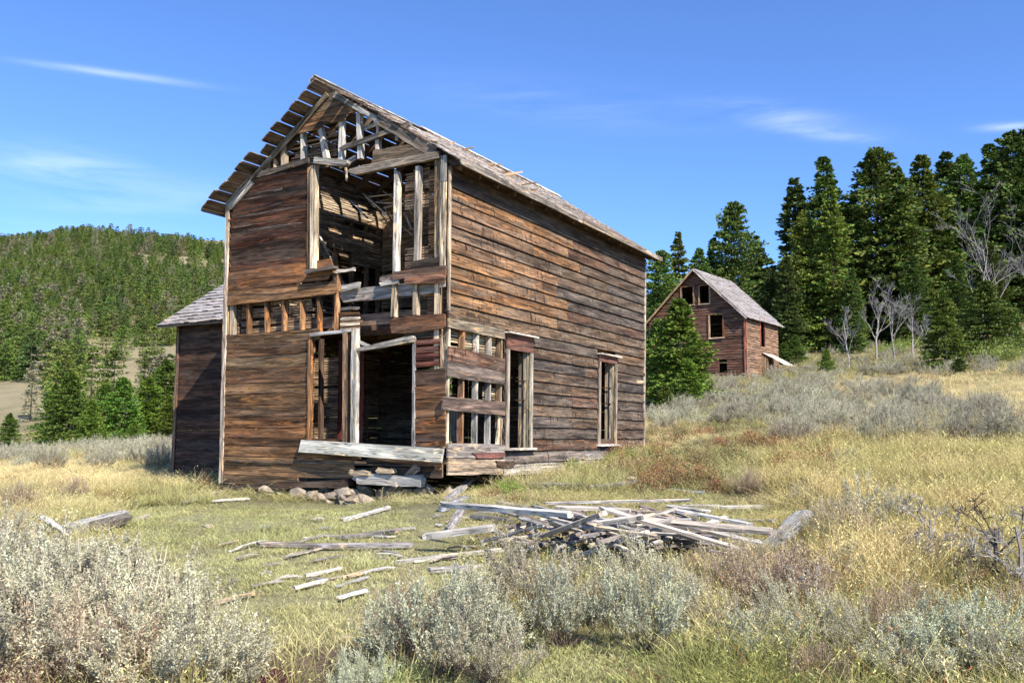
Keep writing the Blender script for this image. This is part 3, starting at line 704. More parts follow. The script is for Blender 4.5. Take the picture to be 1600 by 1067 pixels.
# a short stair wall and door post in the lower room
lath(.9, 1.1, 2.0, 1.1, .2, 2.2, nF, miss=.04, col=(.38,.26,.16), holes=((.0, .2, .2, .5),))
beam('door_post', house, HW(2.08, 1.05, .2), HW(2.08, 1.05, 2.5), .1, .1, nF, (.13,.03,.022), seg=2)
beam('door_post', house, HW(2.3, 1.35, .2), HW(2.3, 1.35, 2.3), .05, .1, nF, (.16,.04,.03), seg=2)
lath(.15, 4.44, 2.0, 4.44, .2, 1.0, nF, miss=.1, col=(.2,.16,.12))
for q in range(4): beam('plank', house, HW(2.55+q*.13, 3.8, .55), HW(2.55+q*.13, 3.8, 1.25), .11, .02, nF, SV, seg=1)
# floors
for i in range(22):
    beam('floor_board', house, HW(.12, .12+i*.39, .18), HW(W_-.15, .12+i*.39, .18), .36, .03, UP, (.13,.09,.06), seg=2)
for i in range(20):
    v = .35+i*.41
    u0 = .15 if (v > 1.5) else .15
    u1 = W_-.15 if v > 2.3 else (2.2 if v < 1.3 else 3.4)
    beam('floor_board', house, HW(u0, v, 2.86), HW(u1, v, 2.86), .38, .03, UP, (.12,.08,.055), seg=3, rag=(0, .25 if u1 < 4 else 0))
for i in range(13):
    v = .25+i*.65; beam('joist', house, HW(.15, v, 2.74), HW(W_-.15, v, 2.74), .05, .2, UP, (.16,.10,.065), seg=2)
for i in range(6):
    v = 3.5+i*.85; beam('ceiling_joist', house, HW(.15, v, H_-.02), HW(W_-.15, v, H_-.02), .05, .14, UP, (.16,.11,.07), seg=2)
# loose bits inside the upper opening
for _ in range(26):
    u = random.uniform(2.0, 3.6); v = random.uniform(.5, 2.4); a = random.uniform(-.7, .7); l = random.uniform(.3, .9)
    beam('loose_lath', house, HW(u, v, 5.15+random.uniform(-.2, .1)), HW(u+l*math.cos(a), v+l*math.sin(a), 5.1+random.uniform(-.5, .1)), .04, .012, UP, random.choice((PL, SV, TN)), seg=1)
# ---- stones under the front wall
def stone_mesh(seed, sx, sy, sz, sub=2):
    rs = random.Random(seed); me = []
    import bmesh
    bm = bmesh.new(); bmesh.ops.create_icosphere(bm, subdivisions=sub, radius=1)
    off = V((rs.random()*9, rs.random()*9, 0))
    pl = [(V((rs.gauss(0,1), rs.gauss(0,1), rs.gauss(0,1))).normalized(), rs.uniform(.38, .62)) for _ in range(8)]
    for v in bm.verts:
        for n, d in pl:
            e = v.co.dot(n)-d
            if e > 0: v.co -= n*e
        v.co = V((v.co.x*sx, v.co.y*sy, v.co.z*sz))
    vs = [tuple(v.co) for v in bm.verts]; fs = [tuple(q.index for q in f.verts) for f in bm.faces]; bm.free()
    return vs, fs
sr_ = random.Random(3)
for i, (x, y) in enumerate([(352,768),(366,771),(380,770),(396,773),(412,768),(408,781),(424,782),(434,770),(444,781),(458,771),(462,784),(474,778),(487,772),(490,786),(503,779),(517,774),(520,787),(533,780),(548,786),(550,775),(562,788),(388,782),(372,780),(536,771),(418,776),(450,778),(470,770),(496,779),(511,784),(526,773),(541,779),(558,781),(572,782),(430,785),(478,787)]):
    u, zq = F(x, y, -.08); s = sr_.uniform(.10, .19)
    vs, fs = stone_mesh(i, s*1.5, s, s*.8)
    p = HW(u, -.06+sr_.uniform(-.05, .05), zq)
    mesh_obj('foundation_stone', vs, fs, STONE, house, Matrix.Translation(p) @ Matrix.Rotation(sr_.uniform(-.4,.4)-YAW, 4, 'Z'))
for i in range(12):
    u = .25+i*.45; vs, fs = stone_mesh(50+i, .26, .2, .2, 1)
    mesh_obj('foundation_stone', vs, fs, STONE, house, Matrix.Translation(HW(u, .2, -.3)))
# ---- annex on the left
AV, AW, AH, AD = 2.43, 4.41, 0, 3.2
annex = empty('side_annex', HW(-AW/2, AV+1.5, 0), 'low dark shingle-roofed annex standing against the left side of the big ruined house', 'building')
def AP(u, v, z): return V((HNX, HNY, HZ)) + tH*(u-W_) + vH*v + UP*z
ze = HZ; zA = 2.62-HZ    # eave height
nrows = 16
for i in range(nrows):
    hh2 = (zA+.45)/nrows; zc_ = -.42+hh2*(i+.5)
    c = random.choice(((.06,.03,.018), (.04,.022,.015), (.075,.035,.02), (.085,.05,.033)))  # browns darkened to paint in the big house's shadow on this wall
    beam('plank', annex, AP(-AW, AV, zc_), AP(-.02, AV, zc_), hh2-.005, .025, nF, c, seg=7, wob=.006, tilt=.014)
    beam('plank', annex, AP(-AW, AV+AD, zc_), AP(-AW, AV, zc_), hh2-.005, .025, -nS, c, seg=3)
beam('corner_board', annex, AP(-AW, AV-.03, -.4), AP(-AW, AV-.03, zA), .1, .03, nF, (.14,.08,.05), seg=5)
beam('corner_board', annex, AP(-AW-.025, AV+.02, -.4), AP(-AW-.025, AV+.02, zA), .08, .03, -nS, (.3,.2,.13), seg=5)
asl = math.radians(33)
beam('fascia', annex, AP(-AW-.4, AV-.3, zA-.08), AP(-.02, AV-.3, zA-.08), .08, .03, nF, (.2,.15,.1), seg=8, wob=.008)
dn = (-vH*math.cos(asl) - UP*math.sin(asl)); nn_ = (-vH*math.sin(asl) + UP*math.cos(asl))
O = AP(-AW-.42, AV-.32, zA-.07) - dn*(.2*17)
shingles('shingles', annex, O, tH, dn, nn_, AW+.4, 17, .2, lambda x, r: True, SHM, (.34,.31,.29,1), wmin=.12, wmax=.26, curl=.008)
beam('roof_board', annex, O+dn*1.7+tH*0, O+dn*1.7+tH*(AW+.4), 3.4, .03, nn_, DK, seg=2, wob=0)
beam('roof_board', annex, AP(-AW-.4, AV+2.6+2.4, zA-.07+.3), AP(-.02, AV+2.6+2.4, zA-.07+.3), 5, .03, (vH*math.sin(asl)+UP*math.cos(asl)), DK, seg=2, wob=0) if False else None
for i in range(10):   # gable infill boards under the rake of the annex
    zc_ = zA+.12+i*.2; v0 = AV+(zc_-zA+.1)/math.tan(asl)
    if v0 < AV+AD-.1: beam('plank', annex, AP(-AW, AV+AD, zc_), AP(-AW, v0, zc_), .19, .025, -nS, BR, seg=2)
# ================================================================== SECOND HOUSE
Y2 = .634; t2 = V((math.cos(Y2), -math.sin(Y2), 0)); v2 = V((math.sin(Y2), math.cos(Y2), 0))
N2 = V((17.14, 66, 0)); Z2 = 3.3; W2, L2, H2, R2 = 7.9, 6.7, 5.35, 9.15
h2 = empty('cabin_house', N2 - t2*W2/2 + v2*L2/2 + UP*Z2, 'steep-roofed abandoned plank house standing far back beside the dark forest', 'house')
def P2(u, v, z): return N2 + t2*(u-W2) + v2*v + UP*(Z2+z)
SL2 = (R2-H2)/(W2/2)
def F2(px, py): return solve(px, py, lambda u, z: P2(u, 0, z))
def S2(px, py): return solve(px, py, lambda v, z: P2(W2, v, z))
wins = []
for x0, x1, y0, y1 in ((1066, 1083, 448, 477), (1094, 1108, 446, 475), (1110, 1129, 491, 528), (1124, 1136, 560, 580)):
    a = F2(x0, y1); b_ = F2(x1, y0); wins.append((a[0], b_[0], a[1], b_[1]))
swin = [S2(1188, 540)+S2(1193, 498)]
swin = [(swin[0][0], swin[0][2], swin[0][1], swin[0][3])]
def siding(name, parent, Pf, w, htop, row, holes, n, col, mat=WOOD, base=-.3):
    A = Pf(0, 0); Fm = frame(A, Pf(w, 0), n); inv = Fm.inverted(); vs = []; fs = []; z = base
    while True:
        zc_ = z+row/2; lo, hi = htop(zc_)
        if hi-lo < .2: break
        ps = [(lo, hi)]
        for h in holes:
            if h[2] < zc_ < h[3]:
                nw = []
                for p in ps:
                    if p[1] <= h[0] or p[0] >= h[1]: nw.append(p); continue
                    if p[0] < h[0]: nw.append((p[0], h[0]))
                    if p[1] > h[1]: nw.append((h[1], p[1]))
                ps = nw
        q = []
        for lo, hi in ps:
            x = lo
            while x < hi-.01:
                x2 = min(hi, x+random.uniform(1.2, 4)); q.append((x, x2)); x = x2
        for x, x2 in q:
            k = len(vs); o1 = random.uniform(0, .02); o2 = random.uniform(.02, .05); dz = random.uniform(-.02, .02)
            for xx, dd in ((x+.01, 0), (x2-.01, dz)):
                for z_, off in ((z+.0, o2), (z+row-.015, o1), (z+row-.015, -.03), (z, -.03)):
                    vs.append(inv @ (Pf(xx, z_+dd) + n*off))
            fs += [(k,k+1,k+2,k+3),(k+7,k+6,k+5,k+4),(k,k+4,k+5,k+1),(k+1,k+5,k+6,k+2),(k+2,k+6,k+7,k+3),(k+3,k+7,k+4,k)]
        z += row
    o = mesh_obj(name, vs, fs, mat, parent, Fm, (*col, 1)); o['kind'] = 'stuff'; return o
def tri_top(W, H, R):
    sl = (R-H)/(W/2)
    return lambda z: (0, W) if z < H else ((z-H)/sl, W-(z-H)/sl)
siding('siding', h2, lambda u, z: P2(u, 0, z), W2, tri_top(W2, H2, R2), .19, wins, -v2, (.13,.06,.035))
siding('siding', h2, lambda u, z: P2(W2, u, z), L2, lambda z: (0, L2) if z < H2 else (0, 0), .19, swin, t2, (.22,.13,.08))
siding('siding', h2, lambda u, z: P2(0, u, z), L2, lambda z: (0, L2) if z < H2 else (0, 0), .4, (), -t2, (.14,.07,.045))
siding('siding', h2, lambda u, z: P2(u, L2, z), W2, tri_top(W2, H2, R2), .4, (), v2, (.14,.07,.045))
for i, (a, b_, c, d) in enumerate(wins):
    if i == 3: continue
    o = beam('window_frame', h2, P2(a-.06, -.06, c), P2(a-.06, -.06, d), .12, .05, -v2, TN, seg=1)
    beam('window_frame', h2, P2(b_+.06, -.06, c), P2(b_+.06, -.06, d), .12, .05, -v2, TN if i < 2 else BR, seg=1)
    beam('window_sill', h2, P2(a-.12, -.08, c-.05), P2(b_+.12, -.08, c-.05), .09, .1, -v2, PL, seg=1)
    beam('window_lintel', h2, P2(a-.12, -.06, d+.05), P2(b_+.12, -.06, d+.05), .1, .05, -v2, BR, seg=1)
for a, b_, c, d in swin:
    beam('window_frame', h2, P2(W2+.05, a-.05, c), P2(W2+.05, a-.05, d), .12, .05, t2, (.3,.09,.05), seg=1); beam('window_frame', h2, P2(W2+.05, b_+.05, c), P2(W2+.05, b_+.05, d), .12, .05, t2, (.25,.08,.05), seg=1)
beam('corner_board', h2, P2(W2-.04, -.07, -.2), P2(W2-.04, -.07, H2), .13, .04, -v2, (.2,.07,.04), seg=2)
beam('corner_board', h2, P2(W2+.06, .06, -.2), P2(W2+.06, .06, H2), .13, .04, t2, (.25,.1,.06), seg=2)
th2 = math.atan(SL2); c2, s2 = math.cos(th2), math.sin(th2)
sl2 = (W2/2+.25)/c2
for sgn in (1, -1):
    dn2 = t2*(sgn*c2) - UP*s2; nr2 = (t2*(sgn*s2) + UP*c2); O2 = P2(W2/2, -.35, R2+.05)
    shingles('shingles', h2, O2, v2, dn2, nr2, L2+.7, int(sl2/.28)+1, .28, lambda x, r: True, SHM, (.31,.28,.265,1), wmin=.15, wmax=.4, lift=.03, curl=.008)
    beam('roof_deck', h2, O2+dn2*sl2/2-nr2*.02, O2+dn2*sl2/2+v2*(L2+.7)-nr2*.02, sl2, .05, nr2, DK, seg=1, wob=0)
    beam('rake_board', h2, P2(W2/2, -.38, R2-.04), P2(W2/2, -.38, R2-.04)+dn2*(sl2), .14 if sgn < 0 else .1, .04, -v2, (.36,.24,.11) if sgn < 0 else SV, seg=4)
# lean-to entry on the side of the second house
po = empty('entry_lean_to', P2(W2+.8, 3.2, 0), 'small collapsed lean-to with a pale tilted roof on the side of the far house', 'shed')
q0, q1 = S2(1190, 551)
for k_ in range(13):
    vv = q0+k_*.19; beam('roof_board', po, P2(W2+.05, vv, q1), P2(W2+1.8, vv, q1-1.0), .18, .03, (t2*.6+UP), SV, seg=2, bow=.02, mat=WOODG)
for k_ in range(3): beam('plank', po, P2(W2+.1+k_*.17, q0-.02, -.3), P2(W2+.1+k_*.17, q0-.02, q1-.2-k_*.12), .12, .04, -v2, TN, seg=1)
for k_ in range(4): beam('plank', po, P2(W2+1.3+k_*.17, q0, -.2), P2(W2+1.25+k_*.17, q0, q1-1.0-k_*.12), .13, .04, -v2, BR, seg=1)
# ================================================================== LOOSE BOARDS
def debris(px0, py0, px1, py1, wpx, label, lift0=.04, lift1=.04, t=.05, col=SV, name='loose_board', cat='board', group=None, mat=WOODG, rag=(.08, .08), n=None, depth=None, **kw):
    a, b_ = G(px0, py0), G(px1, py1)
    if lift0 > .06 or lift1 > .06:      # boards resting on the heap: pull the end forward so that it still shows where it does
        for p, l_ in ((a, lift0), (b_, lift1)): f_ = 1-l_/max(.5, -p.z+.0)*1.0; p.xy = p.xy*max(f_, .6); p.z = p.z*max(f_, .6)
    else:
        a.z += lift0; b_.z += lift1
    d = (a.y+b_.y)/2; wd = wpx*d/FPX
    nn = n or V((random.uniform(-.2, .2), -.25, 1)).normalized()
    o = beam(name, None, a, b_, wd, t, nn, col, rag=rag, seg=6, wob=.012, mat=mat, rnd=.25, **kw)
    tag(o, label, cat, group); return o
PG = 'boards in the collapsed heap'
def db(*a, **k): return debris(*a, group=PG, **k)
PILE = [
 (685,787,894,804,8,'long straight grey pole at the left of the heap, pointing at the house corner',.16,.2,.07),
 (659,838,774,824,11,'thick pale split board lying low at the left end of the heap',.06,.1,.08),
 (752,846,861,818,8,'narrow pale board sloping up into the left side of the heap',.04,.2,.04),
 (840,840,948,800,15,'broad whitish curved plank on top of the heap left of its centre',.1,.3,.05),
 (849,786,1082,781,6,'thin bleached board along the back of the heap',.15,.22,.03),
 (865,792,990,797,7,'narrow grey board crossing behind the heap centre',.2,.2,.04),
 (935,793,1159,859,8,'long thin board running down to the right front of the heap',.3,.08,.04),
 (998,812,1210,831,15,'widest white board on the right of the heap, nearly level',.22,.12,.05),
 (1003,817,1150,854,8,'grey board sloping under the wide white one at right',.2,.06,.04),
 (1050,796,1178,820,7,'long brown-grey strip at the back right of the heap',.2,.1,.04),
 (1022,812,1198,850,9,'grey plank fanning out to the right end of the heap',.2,.05,.04),
 (905,868,1010,832,15,'pale broken plank sticking out of the front of the heap',.03,.2,.05),
 (888,850,978,822,12,'short pale board under the curved plank',.05,.2,.04),
 (1050,848,1138,866,8,'thin grey strip lying at the lower right front of the heap',.06,.04,.03),
 (880,852,950,826,10,'short grey board tucked in the left front of the heap',.04,.15,.04),
 (950,850,1025,836,13,'stubby white board at the front centre of the heap',.1,.18,.05),
 (930,818,1010,806,10,'short whitish slab on top of the heap centre',.3,.33,.05),
]
for (x0,y0,x1,y1,wp,lb,l0,l1,tt) in PILE: db(x0,y0,x1,y1,wp*1.15,lb,l0+.05,l1+.07,tt)
for i in range(110):
    px = random.gauss(985, 85); py = random.gauss(828, 17); px = min(max(px, 800), 1170); ln = random.uniform(35, 150); an = random.choice((.3, .22, -.25, -.1, .1, -.35, .35))+random.uniform(-.1,.1)
    h0 = max(.12, .34-abs(px-980)/900-abs(py-822)/200); dy = math.sin(an)*ln*.5
    db(px-ln/2, min(862, max(790, py-dy)), px+ln/2, min(866, max(788, py+dy)), random.uniform(4, 10), '%s %s board in the %s %s of the heap' % ('short' if ln < 70 else 'longer', ('flat', 'rising', 'falling')[0 if abs(an) < .12 else 1 if an > 0 else 2], 'back' if py < 820 else 'front', 'left' if px < 930 else 'middle' if px < 1030 else 'right'), h0*random.uniform(.4,1), h0*random.uniform(.4,1), .03, col=random.choice((SV, (.3,.27,.24), (.2,.17,.15), PL)))
GL = 'boards lying loose in the grass'
for (x0,y0,x1,y1,wp,lb,c,tt) in [
 (538,818,610,797,7,'pale board lying in grass below the big light ledge board',SV,.05),
 (533,846,634,833,7,'grey board half sunk in grass left of the heap',(.3,.27,.24),.05),
 (400,856,500,859,8,'dark grey board in the turf left of the path centre',(.25,.22,.2),.05),
 (495,859,648,858,8,'long grey plank lying level in turf, end to end with a darker one',(.3,.27,.25),.05),
 (618,886,782,866,8,'pale plank on the turf just behind the leafy front sagebrush',SV,.05),
 (665,899,762,893,10,'wide grey plank lying nearest behind the front sagebrush',(.35,.32,.29),.05),
 (480,907,536,894,7,'short pale slat in the middle of the turf',SV,.03),
 (455,928,512,914,7,'pale slat at the left of three in the turf',SV,.03),
 (538,910,574,899,7,'white splinter between the slats on the turf',PL,.03),
 (528,943,572,930,12,'white flat scrap of wood lying alone on the turf',(.6,.58,.52),.02),
 (332,951,400,934,5,'thin straight stick near the big left sagebrush',PL,.03),
 (158,834,234,810,9,'pale board beside the broken beams at left',SV,.05),
 (108,862,152,851,6,'short thin pale board among the left sagebrush',SV,.04),
 (225,795,345,763,4,'thin dark pole running to the left corner of the house',DK,.05),
 (288,790,345,771,15,'flat grey sheet of wood on the turf near the left house corner',(.36,.34,.32),.02),
 (330,787,390,783,5,'thin grey strip lying below the foundation stones',SV,.03),
 (344,857,372,850,3,'tiny pale stick in the turf at left',PL,.02),
 (822,762,920,764,11,'grey squared timber along the side wall of the house',(.28,.26,.25),.1),
 (920,766,1010,757,12,'pale timber lying behind the heap under the side window',(.3,.28,.27),.08),
 (1038,769,1102,776,9,'short grey board behind the right end of the heap',(.28,.26,.25),.05),
 (1064,796,1130,797,8,'pale board in straw at the right back of the heap',SV,.05),
 (1125,798,1206,796,7,'sunken pale board in the straw right of the heap',SV,.04),
 (1346,712,1366,711,7,'pale board end of the old steps in the gold grass',(.5,.47,.42),.05),
 (1348,724,1382,723,7,'lower board of the old steps in the gold grass',(.42,.37,.3),.05),
 (700,786,745,745,12,'short grey post leaning at the foot of the side wall',(.35,.34,.34),.08),
 (690,800,730,783,13,'grey broken block at the left tip of the long pole',(.35,.34,.34),.09),
 (722,803,700,835,12,'grey stub standing in grass under the long pole',(.33,.31,.3),.07),
 (735,812,800,818,9,'dark grey plank in shade left of the heap',(.2,.18,.17),.05),
 (775,790,830,800,9,'grey plank half hidden in weeds behind the pole',(.25,.23,.22),.05)]:
    debris(x0,y0,x1,y1,wp,lb,.05,.05,tt,col=c,group=GL)
debris(1200,860,1260,800,32,'thick grey squared post end leaning at the right end of the heap',.04,.10,.06,col=(.36,.335,.31),n=V((-.35,-.65,.7)),name='fallen_post',cat='post',group=None)
debris(94,830,196,803,18,'thick broken grey beam lying in the grass at far left',.12,.14,.14,col=(.30,.28,.25),name='fallen_beam',cat='beam')
debris(150,822,196,808,26,'short rotten dark beam end beside the thick grey beam at left',.1,.1,.12,col=(.22,.19,.16),name='fallen_beam',cat='beam')
o = debris(62,806,106,834,12,'short board with faded red paint on its face at far left',.2,.16,.05,col=(.5,.46,.4),cat='board')
a, b_ = G(70, 826), G(104, 842); o = beam('painted_board', None, a+UP*.08, b_+UP*.08, .14, .04, V((.2,-1,.1)), (.16,.03,.035), seg=3, mat=WOOD); tag(o, 'dark red painted board standing on edge among the left sagebrush', 'board')
debris(346,1008,400,1050,22,'short weathered log lying at the edge of the bare soil in front',.09,.09,.12,col=(.33,.30,.28),name='fallen_log',cat='log')
for i in range(46):
    px = random.uniform(380, 830); py = random.uniform(800, 905)+(830-px)*.04; ln = random.uniform(14, 62); an = random.uniform(-.12, .32)
    where = 'below the house front' if py < 835 else 'in the middle turf' if py < 870 else 'towards the front of the turf'
    lb = '%s scrap of grey wood lying %s, %s' % ('tiny' if ln < 26 else 'short' if ln < 44 else 'longer', where, 'left side' if px < 530 else 'middle' if px < 680 else 'near the heap')
    debris(px-ln/2, py+math.sin(an)*ln/2, px+ln/2, py-math.sin(an)*ln/2, random.uniform(3, 6), lb, .035, .035, .015, col=random.choice((SV, (.34,.31,.27), (.24,.21,.18), (.5,.46,.4))), group='scraps of wood in the turf', bow=random.uniform(-.02, .03))
# ledge board and prop
u0, z0 = F(466, 697, -.18); u1, z1 = F(688, 712, -.3)
o = beam('ledge_board', None, HW(u0, -.12, z0), HW(u1, -.24, z1), .225, .05, (nF+UP*.25).normalized(), (.48,.46,.38), seg=6, wob=.004, mat=WOODG, cj=.03); tag(o, 'long wide pale board hung slanting below the front opening of the big house', 'board')
a = G(606, 778); u1, z1 = F(652, 730, -.1); o = beam('prop_log', None, a+UP*.05, HW(u1, -.1, z1), .13, .13, V((0,-1,.3)), (.25,.2,.15), seg=4, wob=.01, rnd=.5); tag(o, 'short log leaning against the house base under the pale ledge board', 'log')
for i, (x, y, w_, c, lb) in enumerate([(564,738,22,PL,'pale flat chunk of timber on the sill left of the prop log'),(604,735,18,PL,'small white chunk of timber on the sill beside the prop log'),(590,752,40,SV,'broad pale timber lying on the sill behind the prop log')]):
    u, zq = F(x, y, -.12); wd = w_/FPX*16; o = beam('timber_chunk', None, HW(u-wd, -.12, zq), HW(u+wd, -.14, zq-.02), .09, .1, nF, c, seg=3, wob=.02, rag=(.05, .05), mat=WOODG); tag(o, lb, 'timber')
# rusty sheet in front
a = G(462, 1072); vs = [(q[0]*.62, q[1]*.62, q[2]*.5) for q in [(-.45,-.2,-.05),(.33,-.25,-.05),(.1,.17,.12),(-.02,.2,.17),(-.3,.12,.06),(-.45,-.2,-.08),(.33,-.25,-.08),(.1,.17,.1),(-.02,.2,.15),(-.3,.12,.04)]]
o = mesh_obj('rusted_sheet', vs, [(0,1,2,3,4),(9,8,7,6,5),(0,5,6,1),(1,6,7,2),(2,7,8,3),(3,8,9,4),(4,9,5,0)], REDM, None, Matrix.Translation(a+V((-.1,-.1,.03)))); tag(o, 'dark maroon rusted metal sheet sticking out of bare soil at the bottom edge', 'metal sheet')
# small rocks
for i, (x, y, r, lb) in enumerate([(325,824,.07,'pale rock in the turf left of the house'),(538,997,.05,'pale rock beside the bare soil'),(420,1022,.045,'flat rock on the bare soil'),(425,1045,.04,'small rock on the bare soil by the rusty sheet'),(402,1038,.03,'pebble on the bare soil near the log'),(855,758,.14,'pale rock beside the timber along the side wall'),(985,752,.15,'white rock behind the heap under the small window'),(1136,752,.15,'squarish pale rock beyond the right end of the heap'),(795,764,.12,'grey rock at the foot of the side wall'),(760,770,.12,'mauve grey rock left of the timber by the side wall')]):
    p = G(x, y); vs, fs = stone_mesh(90+i, r*1.3, r, r*.7); o = mesh_obj('rock', vs, fs, STONE, None, Matrix.Translation(p)); tag(o, lb, 'rock', 'loose rocks')
# ================================================================== PLANTS (meshes)
def ribbons(P0, P1, wd, c0, c1, bend=0, rng=RNG):
    """thin tapering blades from P0 to P1, two quads long"""
    n = len(P0); D = P1-P0; side = np.cross(D, rng.normal(size=(n, 3))); side /= np.linalg.norm(side, axis=1)[:,None]+1e-9
    w_ = side*np.asarray(wd).reshape(-1, 1)/2; mid = (P0+P1)/2 + np.asarray(bend).reshape(-1, 1)*np.array([0,0,1])
    vs = np.stack([P0-w_, P0+w_, mid+w_*.8, mid-w_*.8, P1], 1).reshape(-1, 3)
    k = np.arange(n)[:,None]*5
    f = np.concatenate([k+np.array([[0,1,2]]), k+np.array([[0,2,3]]), k+np.array([[3,2,4]])], 0)
    cc = np.stack([c0, c0, (c0+c1)/2, (c0+c1)/2, c1], 1).reshape(-1, 3)
    return vs, f, cc
def leaves(P, D, ln, wd, c, rng=RNG):
    """diamond leaves at P along D"""
    n = len(P); side = np.cross(D, rng.normal(size=(n, 3))); side /= np.linalg.norm(side, axis=1)[:,None]+1e-9
    ln = np.asarray(ln).reshape(-1, 1); wd = np.asarray(wd).reshape(-1, 1)
    m = P+D*ln*.55
    vs = np.stack([P, m-side*wd/2, P+D*ln, m+side*wd/2], 1).reshape(-1, 3); k = np.arange(n)[:,None]*4
    f = np.concatenate([k+np.array([[0,1,2]]), k+np.array([[0,2,3]])], 0)
    return vs, f, np.repeat(c, 4, 0)
def join(parts):
    vs = []; fs = []; cs_ = []; o = 0
    for v, f, c in parts: vs.append(v); fs.append(f+o); cs_.append(c); o += len(v)
    return np.concatenate(vs), np.concatenate(fs), np.concatenate(cs_)
def unit(v): return v/(np.linalg.norm(v, axis=1)[:,None]+1e-9)
def sage(seed, R=.6, Ht=.7, nst=70, nleaf=6500, nstalk=120, leafc=(.62,.58,.41), stalkc=(.54,.49,.35), stemc=(.15,.115,.09), lf=.021, lean=0):
    r = np.random.default_rng(seed); parts = []
    th = r.uniform(0, 2*np.pi, nst); ph = np.sqrt(r.uniform(0, 1, nst))*1.15
    d = np.stack([np.sin(ph)*np.cos(th), np.sin(ph)*np.sin(th), np.cos(ph)], 1); ln = r.uniform(.7, 1.05, nst)
    lump = 1+.22*np.sin(th*3+seed)+.12*np.sin(th*5+seed*2)
    tip = d*np.array([R, R, Ht])*(ln*lump)[:,None]*1.05; tip[:,0] += lean*tip[:,2]
    base = r.normal(size=(nst, 3))*np.array([.05, .05, .0])
    mid = base*.5+tip*.5; mid[:,2] *= .75; mid += r.normal(size=(nst, 3))*.03
    bc = np.tile(stemc, (nst, 1))*r.uniform(.7, 1.5, (nst, 1))
    parts.append(ribbons(base, mid, r.uniform(.008, .02, nst), bc, bc, rng=r)); parts.append(ribbons(mid, tip, r.uniform(.004, .009, nst), bc, bc*1.5, rng=r))
    nt_ = nst*9; i = r.integers(0, nst, nt_); s = r.uniform(.35, 1, nt_)[:,None]**.7; p0 = mid[i]*(1-s)+tip[i]*s
    out = unit(unit(p0)*.6+np.array([0,0,.9])+r.normal(size=(nt_, 3))*.42); tl = r.uniform(.06, .16, nt_)*(R/.55); p1 = p0+out*tl[:,None]
    parts.append(ribbons(p0, p1, np.full(nt_, .003), bc[i]*1.3, bc[i]*2, rng=r))
    j = r.integers(0, nt_, nleaf); s = r.uniform(.25, 1.1, nleaf)[:,None]; P = p0[j]*(1-s)+p1[j]*s + r.normal(size=(nleaf, 3))*.008
    D = unit(out[j]+r.normal(size=(nleaf, 3))*.55); hgt = np.clip(P[:,2]/Ht, 0, 1)[:,None]
    lc = np.array(leafc)*r.uniform(.65, 1.3, (nleaf, 1)); lc = lc*(1-.3*r.random((nt_, 1))[j])*(.72+.5*r.random((nst, 1)))[i[j]]
    parts.append(leaves(P, D, r.uniform(.6, 1.3, nleaf)*lf, r.uniform(.6, 1.2, nleaf)*lf*.42, lc, r))
    if nstalk:
        j = r.integers(0, nt_, nstalk); b_ = p1[j]; b_ = b_[b_[:,2] > Ht*.35]; n = len(b_)
        D = unit(np.array([lean*1.1, 0, 1.]) + unit(b_)*.35 + r.normal(size=(n, 3))*.12); sl_ = r.uniform(.05, .17, n)*(Ht/.7); e = b_+D*sl_[:,None]
        sc_ = np.tile(stalkc, (n, 1))*r.uniform(.7, 1.35, (n, 1)); parts.append(ribbons(b_, e, np.full(n, .005), sc_, sc_, rng=r))
        m = n*9; q = r.integers(0, n, m); s = r.uniform(.25, 1, m)[:,None]; P = b_[q]*(1-s)+e[q]*s
        parts.append(leaves(P, unit(D[q]+r.normal(size=(m, 3))*.6), r.uniform(.01, .022, m), r.uniform(.004, .008, m), sc_[q]*r.uniform(.8, 1.4, (m, 1)), r))
    return join(parts)
SAGES = [sage(1, nleaf=17000), sage(2, .5, .6, 60, 10000, 60), sage(3, .65, .72, 80, 16000, 260, lean=-.3), sage(4, .5, .55, 60, 12000, 60, leafc=(.56,.58,.41)), sage(5, .55, .7, 150, 6500, 200, leafc=(.48,.44,.31), stalkc=(.46,.40,.30))]
SAGEME = []
for i, sdat in enumerate(SAGES):
    o = mesh_obj('sagebrush', *sdat[:2], SAGEM, cols=sdat[2], link=False); SAGEME.append(o.data)
def plant(name, me, p, s, rz, label, cat, group=None, color=(1,1,1,1), sz=None):
    o = bpy.data.objects.new(name, me); COL.objects.link(o); o.location = p; o.rotation_euler = (random.uniform(-.06,.06), random.uniform(-.06,.06), rz); o.scale = (s, s, (sz or s)); o.color = color
    return tag(o, label, cat, group)
FG = 'sagebrush in the foreground'
